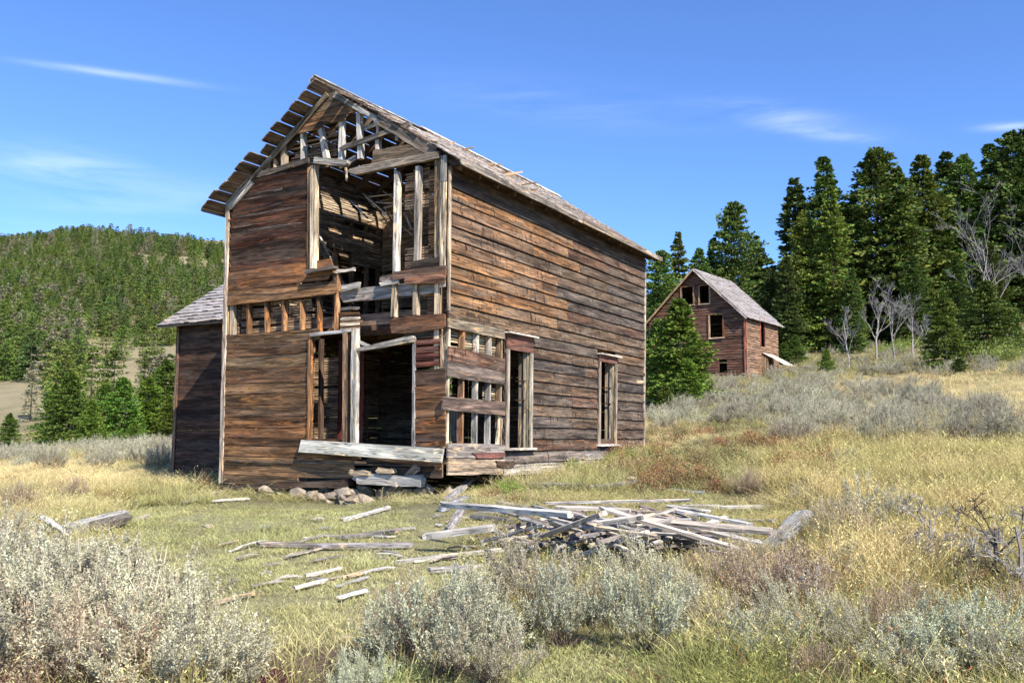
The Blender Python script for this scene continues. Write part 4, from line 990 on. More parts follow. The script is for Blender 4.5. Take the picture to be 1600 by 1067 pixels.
for (x, y, hpx, v, lb, sw) in [
 (90,1010,185,0,'broad pale leafy sagebrush filling the left foreground',1.35),(215,1070,215,2,'big feathery sagebrush at the bottom left corner nearest the soil',1.2),(20,1080,235,0,'sagebrush cut by the bottom left corner of the view',1.3),
 (120,1110,220,4,'twiggy mauve sagebrush at the bottom edge on the left',1.2),(285,1110,200,0,'leafy sagebrush beside the short log',1.2),(30,930,115,0,'pale sagebrush at the left edge behind the big clump',1.4),(165,990,150,1,'compact silvery sagebrush in the middle of the left clump',1.4),(255,1010,150,2,'straw-tipped sagebrush on the turf side of the left clump',1.1),
 (-10,890,100,0,'silvery sagebrush at the left edge by the red board',1.2),(150,930,85,0,'small sagebrush behind the big left clump',1.2),(235,960,100,2,'sagebrush at the turf edge behind the corner clump',1.0),(75,960,120,3,'leafy sagebrush behind the broad left one',1.3),
 (115,785,52,4,'round dark twiggy bush in the straw at left behind the beam',1.0),(30,800,60,4,'brown stalky bush at the left edge beyond the beam',1.2),
 (690,1060,165,3,'leafy pale green sagebrush at the front centre beside the soil',.95),(770,1070,140,2,'bright stalky sagebrush just right of the leafy centre one',1.0),(735,1005,125,1,'compact sagebrush behind the leafy centre one',.95),(640,1030,150,4,'twiggy left flank bush of the centre sagebrush clump',.8),
 (850,960,140,2,'windblown straw-tipped sagebrush in front of the heap, left one',1.15),(885,1010,130,3,'low leafy sagebrush under the windblown one',.9),(1025,960,135,2,'windblown straw-tipped sagebrush in front of the heap, right one',1.05),(1005,1020,130,3,'leafy sagebrush at the front centre right',.85),(950,905,55,2,'small stalky sagebrush close to the heap',1.0),
 (1220,970,150,4,'wide twiggy grey bush below the squared post end',1.25),(1150,930,110,4,'small twiggy bush left of the wide grey one',1.0),(1315,860,105,4,'rounded dark twiggy bush right of the squared post',1.0),(1358,838,95,0,'silvery bush behind the rounded dark one',1.0),
 (1320,740,40,3,'small green-white round sagebrush beside the old steps',1.0),(1490,1060,125,3,'leafy sagebrush at the bottom right',1.0),(1540,1030,105,3,'leafy sagebrush behind the bottom right one',.9),(1380,1010,110,4,'twiggy bush among tall straw at right front',1.0),
 (1120,990,95,2,'straw-tipped sagebrush between the centre clump and the wide grey one',1.1),(1260,1010,120,2,'pale stalky bush in front of the wide grey one',1.1),(1185,1040,90,3,'low leafy bush at the front right of the centre',1.1),
 (1370,1040,110,2,'windblown bush at the bottom between the right bushes',1.1),(1430,1080,110,0,'sagebrush at the bottom edge on the right',1.1),(1580,1070,120,2,'sagebrush cut by the bottom right corner',1.2),(1330,920,75,1,'compact silvery bush below the rounded dark one',1.0),(1390,870,60,4,'small twiggy bush among the straw at right',1.0),
 (1520,890,60,1,'small silvery bush behind the dead limbs',1.0),(1180,900,70,2,'stalky bush just below the squared post end',1.0),(1090,905,55,4,'small twiggy bush at the right front of the heap',1.0),(1470,840,45,2,'small pale bush far back in the right straw',1.0),(1555,800,45,4,'small brown bush near the right edge in the straw',1.0),(1260,790,40,2,'pale low bush behind the squared post',1.0),
 (1170,775,55,4,'small twiggy bush beyond the right end of the heap',1.0),(1415,880,60,1,'silvery bush in the straw at the right',1.0),(1280,1080,100,4,'dry twiggy bush at the bottom edge right of centre',1.0),(1440,980,90,4,'dry twiggy bush among the dead limbs at right',1.3),(1540,940,80,4,'greyish twiggy bush behind the bare dead sagebrush',1.3),(1600,1000,110,4,'dry bush at the right edge in front',1.0),(560,1100,90,3,'small sagebrush at the bottom edge by the rusty sheet',.8)]:
    p = G(x, min(y, 1120)); hm = hpx*p.y/FPX; base_h = (.85, .7, 1.0, .65, .95)[v]; s = hm/base_h
    sagec = (1.0,.98,.92,1) if v != 4 else (1.15,1.0,.9,1)
    plant('sagebrush', SAGEME[v], p-V((0,0,.03)), s*sw, random.uniform(-.5, .5) if v == 2 else random.uniform(0, 6.3), lb, 'shrub', FG, sagec, s)
# belts of sagebrush further off: individuals where they can be told apart
def scatter_px(n, x0, x1, y0, y1, rng):
    out = []
    for _ in range(n):
        out.append(G(rng.uniform(x0, x1), rng.uniform(y0, y1)))
    return out
def in_house(p, m=.4):
    d = V((p.x-HNX, p.y-HNY, 0)); u = d.dot(tH)+W_; v = d.dot(vH)
    return (-m < u < W_+m and -m < v < L_+m) or (-AW-m < u < 0 and AV-m < v < AV+AD+m)
rs = random.Random(11)
def in_house2(p, m=.5):
    d = V((p.x-N2.x, p.y-N2.y, 0)); u = d.dot(t2)+W2; v = d.dot(v2); return -m < u < W2+m and -m < v < L2+m
belts = [(50, 1010, 1280, 634, 672, 'sagebrush in the belt beyond the red bushes', 'sagebrush belt beyond the red bushes'),
         (62, 1230, 1570, 640, 698, 'sagebrush below the golden meadow', 'sagebrush belt below the meadow'),
         (55, 1100, 1470, 580, 634, 'sagebrush on the far house slope', 'sagebrush on the far house slope'),
         (60, -60, 345, 690, 735, 'sagebrush below the left firs', 'sagebrush belt below the left firs')]
for n, x0, x1, y0, y1, lb, gp in belts:
    for p in scatter_px(n, x0, x1, y0, y1, rs):
        if in_house(p) or in_house2(p): continue
        s = rs.uniform(.65, 1.25); cl = rs.uniform(.8, 1.1)
        kk = rs.choice((0, 1, 2, 1, 4)); qx, qy = proj(p); wx = (qx-x0)/(x1-x0); wy = (qy-y0)/(y1-y0)
        lb2 = '%s %s %s, %s %s of it' % ('small' if s < .85 else 'middling' if s < 1.05 else 'large', ('leafy', 'compact', 'straw-tipped', '', 'twiggy')[kk], lb, 'front' if wy > .66 else 'middle' if wy > .33 else 'back', ('left end', 'left part', 'centre', 'right part', 'right end')[min(4, max(0, int(wx*5)))])
        plant('sagebrush', SAGEME[kk], p-V((0,0,.05)), s, rs.uniform(0, 6.3), lb2, 'shrub', gp, (cl, cl, cl*.97, 1), s*rs.uniform(.7, .95))
# red-leaved bushes by the house
def leafy(seed, R=.55, Ht=.6, n=1300, cols=((.36,.12,.065),(.40,.24,.10),(.28,.28,.11),(.30,.09,.06),(.27,.27,.10),(.46,.38,.21),(.30,.15,.08)), lf=.045):
    r = np.random.default_rng(seed); ns = 60; th = r.uniform(0, 6.28, ns); q = np.sqrt(r.random(ns)); tip = np.stack([R*q*np.cos(th), R*q*np.sin(th), Ht*(1-.5*q**2)*r.uniform(.6, 1.15, ns)], 1)
    base = tip*np.array([.4, .4, 0]); bc = np.tile((.16,.09,.06), (ns, 1)); parts = [ribbons(base, tip, np.full(ns, .006), bc, bc, rng=r)]
    i = r.integers(0, ns, n); s = r.uniform(.3, 1, n)[:,None]; P = base[i]*(1-s)+tip[i]*s+r.normal(size=(n, 3))*.05
    C = np.array(cols)[r.integers(0, len(cols), ns)][i]*.6+np.array(cols)[r.integers(0, len(cols), n)]*.4
    parts.append(leaves(P, unit(r.normal(size=(n, 3))+[0,0,.3]), r.uniform(.5, 1.2, n)*lf, r.uniform(.5, 1.2, n)*lf*.6, C*r.uniform(.6, 1.4, (n, 1)), r)); return join(parts)
RED = [mesh_obj('red_bush', *leafy(s)[:2], SAGEM, cols=leafy(s)[2], link=False).data for s in (1, 2)]
YEL = mesh_obj('yellow_bush', *leafy(5, .6, .6, 2600, ((.32,.36,.07),(.25,.32,.07),(.2,.26,.06)))[:2], SAGEM, cols=leafy(5, .6, .6, 2600, ((.32,.36,.07),(.25,.32,.07),(.2,.26,.06)))[2], link=False).data
for n, x0, x1, y0, y1, lb in ((44, 960, 1300, 678, 745, 'red-leaved bush in the thicket right of the house'), (26, 770, 1010, 715, 752, 'low yellowing bush along the foot of the side wall'), (10, 700, 830, 760, 800, 'small reddish weed among rubble by the house corner'), (14, 1010, 1120, 745, 775, 'sparse reddish bush behind the heap')):
    for p in scatter_px(n, x0, x1, y0, y1, rs):
        if in_house(p, .15): continue
        s = rs.uniform(.45, .85)*(1 if x0 > 950 else .65)
        qx, qy = proj(p); wx = (qx-x0)/(x1-x0); wy = (qy-y0)/(y1-y0)
        lb2 = '%s, %s %s of it' % (lb, 'front' if wy > .66 else 'middle' if wy > .33 else 'back', ('left end', 'left part', 'centre', 'right part', 'right end')[min(4, max(0, int(wx*5)))])
        plant('red_bush', RED[rs.choice((0, 1))] if x0 > 950 or rs.random() < .5 else YEL, p-V((0,0,.04)), s, rs.uniform(0, 6.3), lb2, 'bush', 'low autumn bushes', (rs.uniform(.7,1.1), rs.uniform(.8,1.15), .9, 1), s*1.0)
for x, y, lb in ((1395, 548, 'bright yellow-green bush at the forest edge'), (1245, 548, 'yellow-green bush right of the far house'), (1560, 560, 'yellow-green bush at the right edge under the firs'), (1420, 540, 'second yellow-green bush at the forest edge')):
    p = G(x, y+8); plant('yellow_bush', YEL, p, 2.4, 0, lb, 'bush', 'yellow-green bushes', sz=2.2)
# ------------------------------------------------------------------ conifers
def tube(path, rad, k=6):
    vs = []; fs = []
    for i, (p, r_) in enumerate(zip(path, rad)):
        for j in range(k): a = j*2*math.pi/k; vs.append((p[0]+r_*math.cos(a), p[1]+r_*math.sin(a), p[2]))
    for i in range(len(path)-1):
        for j in range(k): fs.append((i*k+j, i*k+(j+1)%k, (i+1)*k+(j+1)%k, (i+1)*k+j))
    return vs, fs
def conifer(seed, Ht=10, R=2.2, nb=260, per=26, leaf=.34, low=.04, shape=.75, droop=.25, ragged=.3, col=(.115,.15,.042)):
    r = np.random.default_rng(seed); h = low+(1-low)*r.uniform(0, 1, nb)**.9; nw = max(9, int(nb/22)); h = np.clip((np.floor(h*nw)+.5+r.normal(size=nb)*.24)/nw, low, .995); th = r.uniform(0, 6.283, nb)
    env = (1-h)**shape*(1-np.exp(-(h+.10)*9)); side_l = 1+.25*np.sin(th*2+seed)+.18*np.sin(h*17+seed+th)
    ln = R*env*side_l*(.8+.4*np.sin(np.floor(h*nw)*2.7+seed)**2)*r.uniform(1-ragged, 1.12, nb)+.12*R*(1-h)+.05
    nn = nb*per; i = np.repeat(np.arange(nb), per); s = r.uniform(.12, 1, nn)**.7
    dirx, diry = np.cos(th[i]), np.sin(th[i]); rise = .35*(h[i]-.35)
    L_b = ln[i]*s; x = dirx*L_b; y = diry*L_b; z = h[i]*Ht + L_b*rise - droop*(L_b**2)/(R+.1)*.6 + .22*droop*(s**3)*ln[i]
    sw = r.normal(size=nn)*.16*ln[i]*(1.15-s); x += -diry*sw; y += dirx*sw; z += r.normal(size=nn)*.05*R*.3 - np.abs(sw)*.25
    P = np.stack([x, y, z], 1); D = unit(np.stack([dirx-diry*np.sign(sw)*.8, diry+dirx*np.sign(sw)*.8, r.uniform(-.35, .35, nn)], 1)+r.normal(size=(nn, 3))*.3)
    tone = (.6+.55*r.random((nb, 1)))[i]*r.uniform(.7, 1.3, (nn, 1)); c = np.array(col)*tone; c[:,0] *= r.uniform(.8, 1.5, nn)
    lv = leaves(P, D, leaf*r.uniform(.6, 1.3, nn)*(.55+.45*(1-h[i])), leaf*.42*r.uniform(.6, 1.2, nn), c, r)
    br = ribbons(np.stack([0*h, 0*h, h*Ht], 1), np.stack([np.cos(th)*ln*.9, np.sin(th)*ln*.9, h*Ht+ln*.9*.35*(h-.35)-droop*(ln*.9)**2/(R+.1)*.6], 1), np.full(nb, .03*Ht/10), np.tile((.06,.045,.03), (nb, 1)), np.tile((.05,.04,.03), (nb, 1)), rng=r)
    return join([lv, br])
def conifer_meshes(seed, mat, **k):
    c = conifer(seed, **k); Ht = k.get('Ht', 10); cm_ = mesh_obj('crown', c[0], c[1], mat, cols=c[2], link=False).data
    vs, fs = tube([(0,0,-.3),(0,0,Ht*.5),(0,0,Ht*.98)], [Ht*.016, Ht*.009, .01]); tm = mesh_obj('trunk', vs, fs, BARK, link=False).data
    return cm_, tm, Ht
BIG = [conifer_meshes(21, LEAF, Ht=20, R=4.3, nb=620, per=26, leaf=.62, shape=.62, ragged=.42, droop=.12), conifer_meshes(22, LEAF, Ht=20, R=3.6, nb=560, per=26, leaf=.58, shape=.7, ragged=.4, droop=.1), conifer_meshes(23, LEAF, Ht=20, R=5, nb=680, per=26, leaf=.62, shape=.55, ragged=.45, droop=.15), conifer_meshes(24, LEAF, Ht=20, R=3.0, nb=420, per=26, leaf=.55, shape=.8, ragged=.5, low=.1)]
FIR = [conifer_meshes(31, LEAF, Ht=6, R=1.9, nb=420, per=44, leaf=.24, shape=.8, ragged=.22, droop=.3), conifer_meshes(32, LEAF, Ht=8, R=3.2, nb=460, per=44, leaf=.33, shape=.7, ragged=.25, droop=.35), conifer_meshes(33, LEAF, Ht=8, R=2.5, nb=420, per=40, leaf=.3, shape=.85, ragged=.3, droop=.4)]
HILLT = [conifer_meshes(41, LEAF, Ht=10, R=2.9, nb=150, per=14, leaf=.6, shape=.5), conifer_meshes(42, LEAF, Ht=10, R=2.3, nb=130, per=14, leaf=.55, shape=.6, ragged=.5), conifer_meshes(43, LEAF, Ht=10, R=3.5, nb=160, per=14, leaf=.65, shape=.42)]
def tree(m, p, Ht, label, group, color=(1,1,1,1), wide=1, cat='tree', name='pine_tree'):
    o = empty(name, p, label, cat, group); s = Ht/m[2]
    c = bpy.data.objects.new('crown', m[0]); t_ = bpy.data.objects.new('trunk', m[1])
    for q in (c, t_): COL.objects.link(q); q.parent = o; q.scale = (s*wide, s*wide, s); q.rotation_euler.z = random.uniform(0, 6.28)
    c.color = color; return o  # tint of this tree's needles
def px_tree(m, x, ybase, ytop, d, *a, **k):
    r = ray(x, ybase); X = r.x*d; z = hz(X, d); top = ray(x, ytop).z*d
    return tree(m, V((X, d, z-.2)), top-z+.2, *a, **k)
# right-hand forest, traced against the sky
RFN = [('tree left of the far house gable against the sky'),]
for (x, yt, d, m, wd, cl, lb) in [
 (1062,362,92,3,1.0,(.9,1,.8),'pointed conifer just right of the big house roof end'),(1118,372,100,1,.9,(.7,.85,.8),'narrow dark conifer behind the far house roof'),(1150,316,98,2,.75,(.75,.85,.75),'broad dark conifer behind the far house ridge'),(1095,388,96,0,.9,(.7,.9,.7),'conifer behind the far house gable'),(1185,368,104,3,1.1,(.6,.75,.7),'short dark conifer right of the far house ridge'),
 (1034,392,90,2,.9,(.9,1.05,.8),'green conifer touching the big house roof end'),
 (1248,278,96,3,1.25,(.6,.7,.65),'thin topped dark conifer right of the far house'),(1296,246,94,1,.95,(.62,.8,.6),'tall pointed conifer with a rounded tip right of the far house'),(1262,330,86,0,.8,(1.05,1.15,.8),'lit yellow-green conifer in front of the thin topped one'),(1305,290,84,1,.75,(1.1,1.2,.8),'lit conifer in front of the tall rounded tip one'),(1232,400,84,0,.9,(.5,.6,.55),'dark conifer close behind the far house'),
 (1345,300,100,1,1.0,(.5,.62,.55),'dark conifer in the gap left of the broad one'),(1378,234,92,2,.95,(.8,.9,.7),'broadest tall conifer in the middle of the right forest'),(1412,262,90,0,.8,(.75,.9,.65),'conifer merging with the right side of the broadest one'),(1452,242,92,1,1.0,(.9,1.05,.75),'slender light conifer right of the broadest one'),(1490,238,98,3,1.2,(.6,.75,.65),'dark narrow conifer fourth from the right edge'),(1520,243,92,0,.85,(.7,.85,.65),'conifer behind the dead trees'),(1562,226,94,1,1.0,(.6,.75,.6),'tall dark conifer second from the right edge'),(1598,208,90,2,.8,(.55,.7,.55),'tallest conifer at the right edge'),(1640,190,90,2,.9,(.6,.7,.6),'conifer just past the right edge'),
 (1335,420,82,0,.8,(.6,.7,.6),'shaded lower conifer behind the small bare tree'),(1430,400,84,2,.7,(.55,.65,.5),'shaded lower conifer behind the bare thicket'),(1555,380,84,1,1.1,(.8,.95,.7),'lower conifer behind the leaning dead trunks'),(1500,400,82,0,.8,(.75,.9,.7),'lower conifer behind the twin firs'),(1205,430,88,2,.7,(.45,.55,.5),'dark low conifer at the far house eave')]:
    px_tree(BIG[m], x, 545, yt, d, lb, 'tall conifers of the right forest', (cl[0]*1.45, cl[1]*1.5, cl[2]*1.35, 1), wd*1.22)  # tints also paint light: lit trees brighter, shaded ones darker
# firs in front
for (x, yt, yb, d, m, wd, cl, lb) in [
 (1062,468,650,44,0,1.0,(1.05,1.3,.75),'bright green fir close beside the right rear corner of the big house'),(1030,500,640,50,1,.75,(.9,1.1,.7),'fir half hidden behind the bright green one at the house corner'),(1075,560,652,42,0,1.0,(1.15,1.4,.8),'low young fir at the foot of the bright green one'),(1040,600,655,40,2,1.0,(1,1.2,.8),'small fir between the house corner and the bright green one'),
 (1478,452,585,52,2,.85,(1.0,1.2,.85),'left one of the twin dark firs at right'),(1545,440,580,54,1,.85,(.85,1.05,.8),'right one of the twin dark firs at right'),(1580,470,575,56,2,1.0,(.7,.95,.65),'fir at the right edge behind the twin firs'),(1500,560,600,48,1,1.3,(.5,.6,.45),'low dark juniper below the twin firs'),(1570,572,600,50,1,1.3,(.5,.62,.45),'low spreading juniper at the right edge'),(1292,545,577,62,0,1.0,(1.1,1.3,.8),'tiny young fir on the slope right of the far house'),(1243,524,552,74,0,1.0,(.8,1,.7),'tiny fir just right of the far house wall'),(1225,535,552,76,0,1.0,(.8,1,.7),'tiniest fir touching the far house wall'),
 (12,645,714,80,2,.95,(.8,1.1,.7),'dark fir at the left edge at the foot of the hill'),(105,582,708,88,1,.8,(.75,1.0,.65),'broad fir second from left at the foot of the hill'),(140,625,710,84,1,.8,(1,1.25,.7),'lighter fir in front of the broad one'),(188,590,704,90,1,.85,(.85,1.15,.65),'broad green fir in the middle of the left group'),(228,588,700,94,2,1.0,(1.05,1.35,.7),'bright fir right of the middle of the left group'),(262,620,700,90,2,1.0,(1.0,1.2,.7),'fir just left of the annex'),(82,600,706,96,2,.9,(.7,.95,.65),'fir behind the broad one at left'),(255,560,695,104,2,1.0,(.8,1.05,.65),'taller fir behind the annex'),(160,600,700,100,1,.8,(.75,1,.65),'fir behind the lighter one'),(300,600,698,98,2,1,(.9,1.1,.7),'fir hidden behind the annex'),(208,660,706,80,0,1.2,(1.1,1.4,.8),'small bright fir in front of the left group')]:
    px_tree(FIR[m], x, yb, yt, d, lb, 'firs', (cl[0]*1.3, cl[1]*1.35, cl[2]*1.2, 1), wd*1.28, name='fir_tree')
# a fir behind the house, seen through its openings
for x, d in ((700, 40), (640, 45)): px_tree(FIR[1], x, 680, 520, d, 'green fir seen through the broken walls of the house', 'firs behind the house', (1.1,1.4,.8,1), .9, name='fir_tree')
# hillside trees: the largest as individuals, the rest as one wood
def hill_pts(n, rng):
    out = []
    while len(out) < n:
        d = rng.uniform(128, 620)**1.0; a = rng.uniform(-.72, -.1); x = a*d
        if rng.random() > .35 + d/500: continue
        py = projv(np.array([x]), np.array([d]), height(np.array([x]), np.array([d])))[1][0]
        px = 800+FPX*a
        if 120 < px < 300 and 545 < py < 640 and rng.random() < .9: continue
        if px < 75 and 600 < py and rng.random() < .93: continue
        if d < 170 and rng.random() < .5: continue
        out.append((x, d))
    return out
hp = hill_pts(6200, rs); hp.sort(key=lambda q: q[1] + (900 if not -.6 < q[0]/q[1] < -.28 else 0))
hx = np.array([q[0] for q in hp]); hy = np.array([q[1] for q in hp]); hzv = height(hx, hy)
HC = [(1.1,1.35,1.1),(1.45,1.7,1.2),(1.25,1.55,1.05),(1.75,1.8,1.7),(.85,1.05,1.05),(2.5,2.0,4.4)]
def ground_place(x, y, z):
    px, py = proj((x, y, z))
    a = 'at the left edge of the view' if px < 60 else 'above the broad left firs' if px < 130 else 'above the middle of the left firs' if px < 210 else 'left of the annex roof' if px < 280 else 'just behind the annex roof'
    return ('low on the left hill, ' if py > 600 else 'halfway up, ' if py > 560 else 'higher on the left hill, ') + a
for i in range(280):
    hgt = rs.uniform(6.5, 10.5); c_ = rs.choice(HC)
    lab = '%s %s pine %s' % ('short' if hgt < 7.8 else 'middling' if hgt < 9.2 else 'tall', {1.1:'green',1.45:'light green',1.25:'yellow-green',1.75:'pale olive',.85:'dark green',2.5:'grey dead'}[c_[0]],
        ground_place(hx[i], hy[i], hzv[i]))
    tree(HILLT[rs.randrange(3)], V((hx[i], hy[i], hzv[i]-.3)), hgt, lab, 'pines on the lower left hillside', (*c_, 1), rs.uniform(.8, 1.2))
# ------------------------------------------------------------------ instanced growth
def scatter_obj(name, pts, scl, rot, tint, idx, sources, kind='stuff', label=None, cat=None):
    coll = bpy.data.collections.new(name+'_kinds')
    for i, s in enumerate(sources):
        s.name = '%s_%02d' % (name, i); coll.objects.link(s)
    me = bpy.data.meshes.new(name); me.vertices.add(len(pts)); me.vertices.foreach_set('co', np.asarray(pts, np.float32).ravel())
    def at(n, ty, data, key):
        a_ = me.attributes.new(n, ty, 'POINT'); a_.data.foreach_set(key, np.asarray(data).ravel())
    at('scl', 'FLOAT_VECTOR', np.asarray(scl, np.float32), 'vector'); at('rot', 'FLOAT_VECTOR', np.asarray(rot, np.float32), 'vector'); at('kidx', 'INT', np.asarray(idx, np.int32), 'value')
    at('tint', 'FLOAT_COLOR', np.concatenate([tint, np.ones((len(tint), 1))], 1).astype(np.float32), 'color')
    o = bpy.data.objects.new(name, me); COL.objects.link(o)
    ng = bpy.data.node_groups.new(name, 'GeometryNodeTree'); ng.interface.new_socket('Geometry', in_out='INPUT', socket_type='NodeSocketGeometry'); ng.interface.new_socket('Geometry', in_out='OUTPUT', socket_type='NodeSocketGeometry')
    gi = ng.nodes.new('NodeGroupInput'); go = ng.nodes.new('NodeGroupOutput'); ip = ng.nodes.new('GeometryNodeInstanceOnPoints'); ci = ng.nodes.new('GeometryNodeCollectionInfo')
    ci.inputs['Collection'].default_value = coll; ci.inputs['Separate Children'].default_value = True; ci.inputs['Reset Children'].default_value = True
    def na(n, ty): x = ng.nodes.new('GeometryNodeInputNamedAttribute'); x.data_type = ty; x.inputs[0].default_value = n; return x.outputs[0]
    ng.links.new(gi.outputs[0], ip.inputs['Points']); ng.links.new(ci.outputs[0], ip.inputs['Instance']); ip.inputs['Pick Instance'].default_value = True
    ng.links.new(na('kidx', 'INT'), ip.inputs['Instance Index']); ng.links.new(na('rot', 'FLOAT_VECTOR'), ip.inputs['Rotation']); ng.links.new(na('scl', 'FLOAT_VECTOR'), ip.inputs['Scale'])
    ng.links.new(ip.outputs[0], go.inputs[0]); md = o.modifiers.new('scatter', 'NODES'); md.node_group = ng
    return tag(o, label, cat, kind=kind)
n0 = 280; m_ = len(hx)-n0; srcs = []
for s in (51, 52, 53):
    c = conifer(s, Ht=10, R=(2.9, 2.3, 3.4)[s-51], nb=120, per=12, leaf=.65, shape=.5); srcs.append(mesh_obj('t', c[0], c[1], LEAFI, cols=c[2], link=False))
hc = np.array(HC)[RNG.integers(0, 6, m_)]; sz = RNG.uniform(.55, 1.05, m_)
scatter_obj('far_pine_wood', np.stack([hx[n0:], hy[n0:], hzv[n0:]-.3], 1), np.stack([sz, sz, sz], 1), np.stack([0*sz, 0*sz, RNG.uniform(0, 6.28, m_)], 1), hc, RNG.integers(0, 3, m_), srcs, label='far wood of green and grey pines covering the left hill', cat='wood')
# wood behind the right forest
nq = 500; qd = RNG.uniform(100, 260, nq); qa = RNG.uniform(-.05, .72, nq); qx = qa*qd; sz = RNG.uniform(1.1, 1.7, nq); 
row_lim = projv(qx, qd, height(qx, qd)+10*sz)[1]; lim = np.interp(800+FPX*qa, [700,1010,1080,1190,1240,1340,1600,1900],[560,430,420,400,380,330,280,250]); ok = row_lim > lim
qx, qd, sz = qx[ok], qd[ok], sz[ok]; nq = len(qx); srcs2 = []
for s in (61, 62): c = conifer(s, Ht=10, R=2.2, nb=120, per=9, leaf=.8, shape=.65); srcs2.append(mesh_obj('t', c[0], c[1], LEAFI, cols=c[2], link=False))
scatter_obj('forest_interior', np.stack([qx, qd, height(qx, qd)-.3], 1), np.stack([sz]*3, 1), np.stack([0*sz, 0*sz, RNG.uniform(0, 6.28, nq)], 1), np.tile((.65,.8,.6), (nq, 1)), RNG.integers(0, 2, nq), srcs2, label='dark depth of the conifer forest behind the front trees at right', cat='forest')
# ------------------------------------------------------------------ grass
def clump(seed, n, h, spread, wd, col, tipc, heads=0, curl=.5):
    r = np.random.default_rng(seed); base = np.stack([r.normal(size=n)*spread, r.normal(size=n)*spread, np.zeros(n)], 1)
    hh_ = h*r.uniform(.5, 1.15, n); d = unit(np.stack([r.normal(size=n)*curl*.6, r.normal(size=n)*curl*.6, np.ones(n)], 1)); mid = base+d*(hh_*.6)[:,None]
    d2 = unit(d+np.stack([r.normal(size=n)*curl, r.normal(size=n)*curl, np.full(n, -.2*curl)], 1)); tip = mid+d2*(hh_*.5)[:,None]
    side = unit(np.cross(d, r.normal(size=(n, 3))))*(wd/2)
    vs = np.stack([base-side, base+side, mid+side*.8, mid-side*.8, tip], 1).reshape(-1, 3); k_ = np.arange(n)[:,None]*5
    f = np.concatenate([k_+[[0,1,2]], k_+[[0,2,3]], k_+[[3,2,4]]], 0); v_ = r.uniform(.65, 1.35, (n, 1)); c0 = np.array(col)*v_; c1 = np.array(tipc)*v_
    cc = np.stack([c0*.45, c0*.45, (c0+c1)/2, (c0+c1)/2, c1], 1).reshape(-1, 3); parts = [(vs, f, cc)]  # blade roots darkened: shade deep in the clump put into the colour
    if heads:
        m = heads*14; q = r.integers(0, n, m); s = r.uniform(.2, 1, m)[:,None]; P = mid[q]*(1-s)+tip[q]*s; q2 = q < heads; P = P[q2]; m = len(P)
        parts.append(leaves(P, unit(d2[q][q2]+r.normal(size=(m, 3))*.5), np.full(m, .03), np.full(m, .007), np.tile(tipc, (m, 1))*r.uniform(.9, 1.5, (m, 1)), r))
    return join(parts)
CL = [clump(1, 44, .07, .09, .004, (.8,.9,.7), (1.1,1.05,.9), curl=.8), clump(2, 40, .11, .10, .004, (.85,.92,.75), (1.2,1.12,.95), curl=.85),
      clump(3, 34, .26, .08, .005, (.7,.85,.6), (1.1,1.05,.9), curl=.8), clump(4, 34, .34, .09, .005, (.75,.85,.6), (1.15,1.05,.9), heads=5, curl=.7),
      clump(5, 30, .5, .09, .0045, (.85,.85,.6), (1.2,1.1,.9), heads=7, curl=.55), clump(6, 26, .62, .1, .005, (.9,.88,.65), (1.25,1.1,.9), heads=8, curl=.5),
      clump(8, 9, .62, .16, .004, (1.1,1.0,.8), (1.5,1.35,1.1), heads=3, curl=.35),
      clump(7, 60, .5, .30, .014, (.9,.88,.65), (1.2,1.1,.9), curl=.5)]
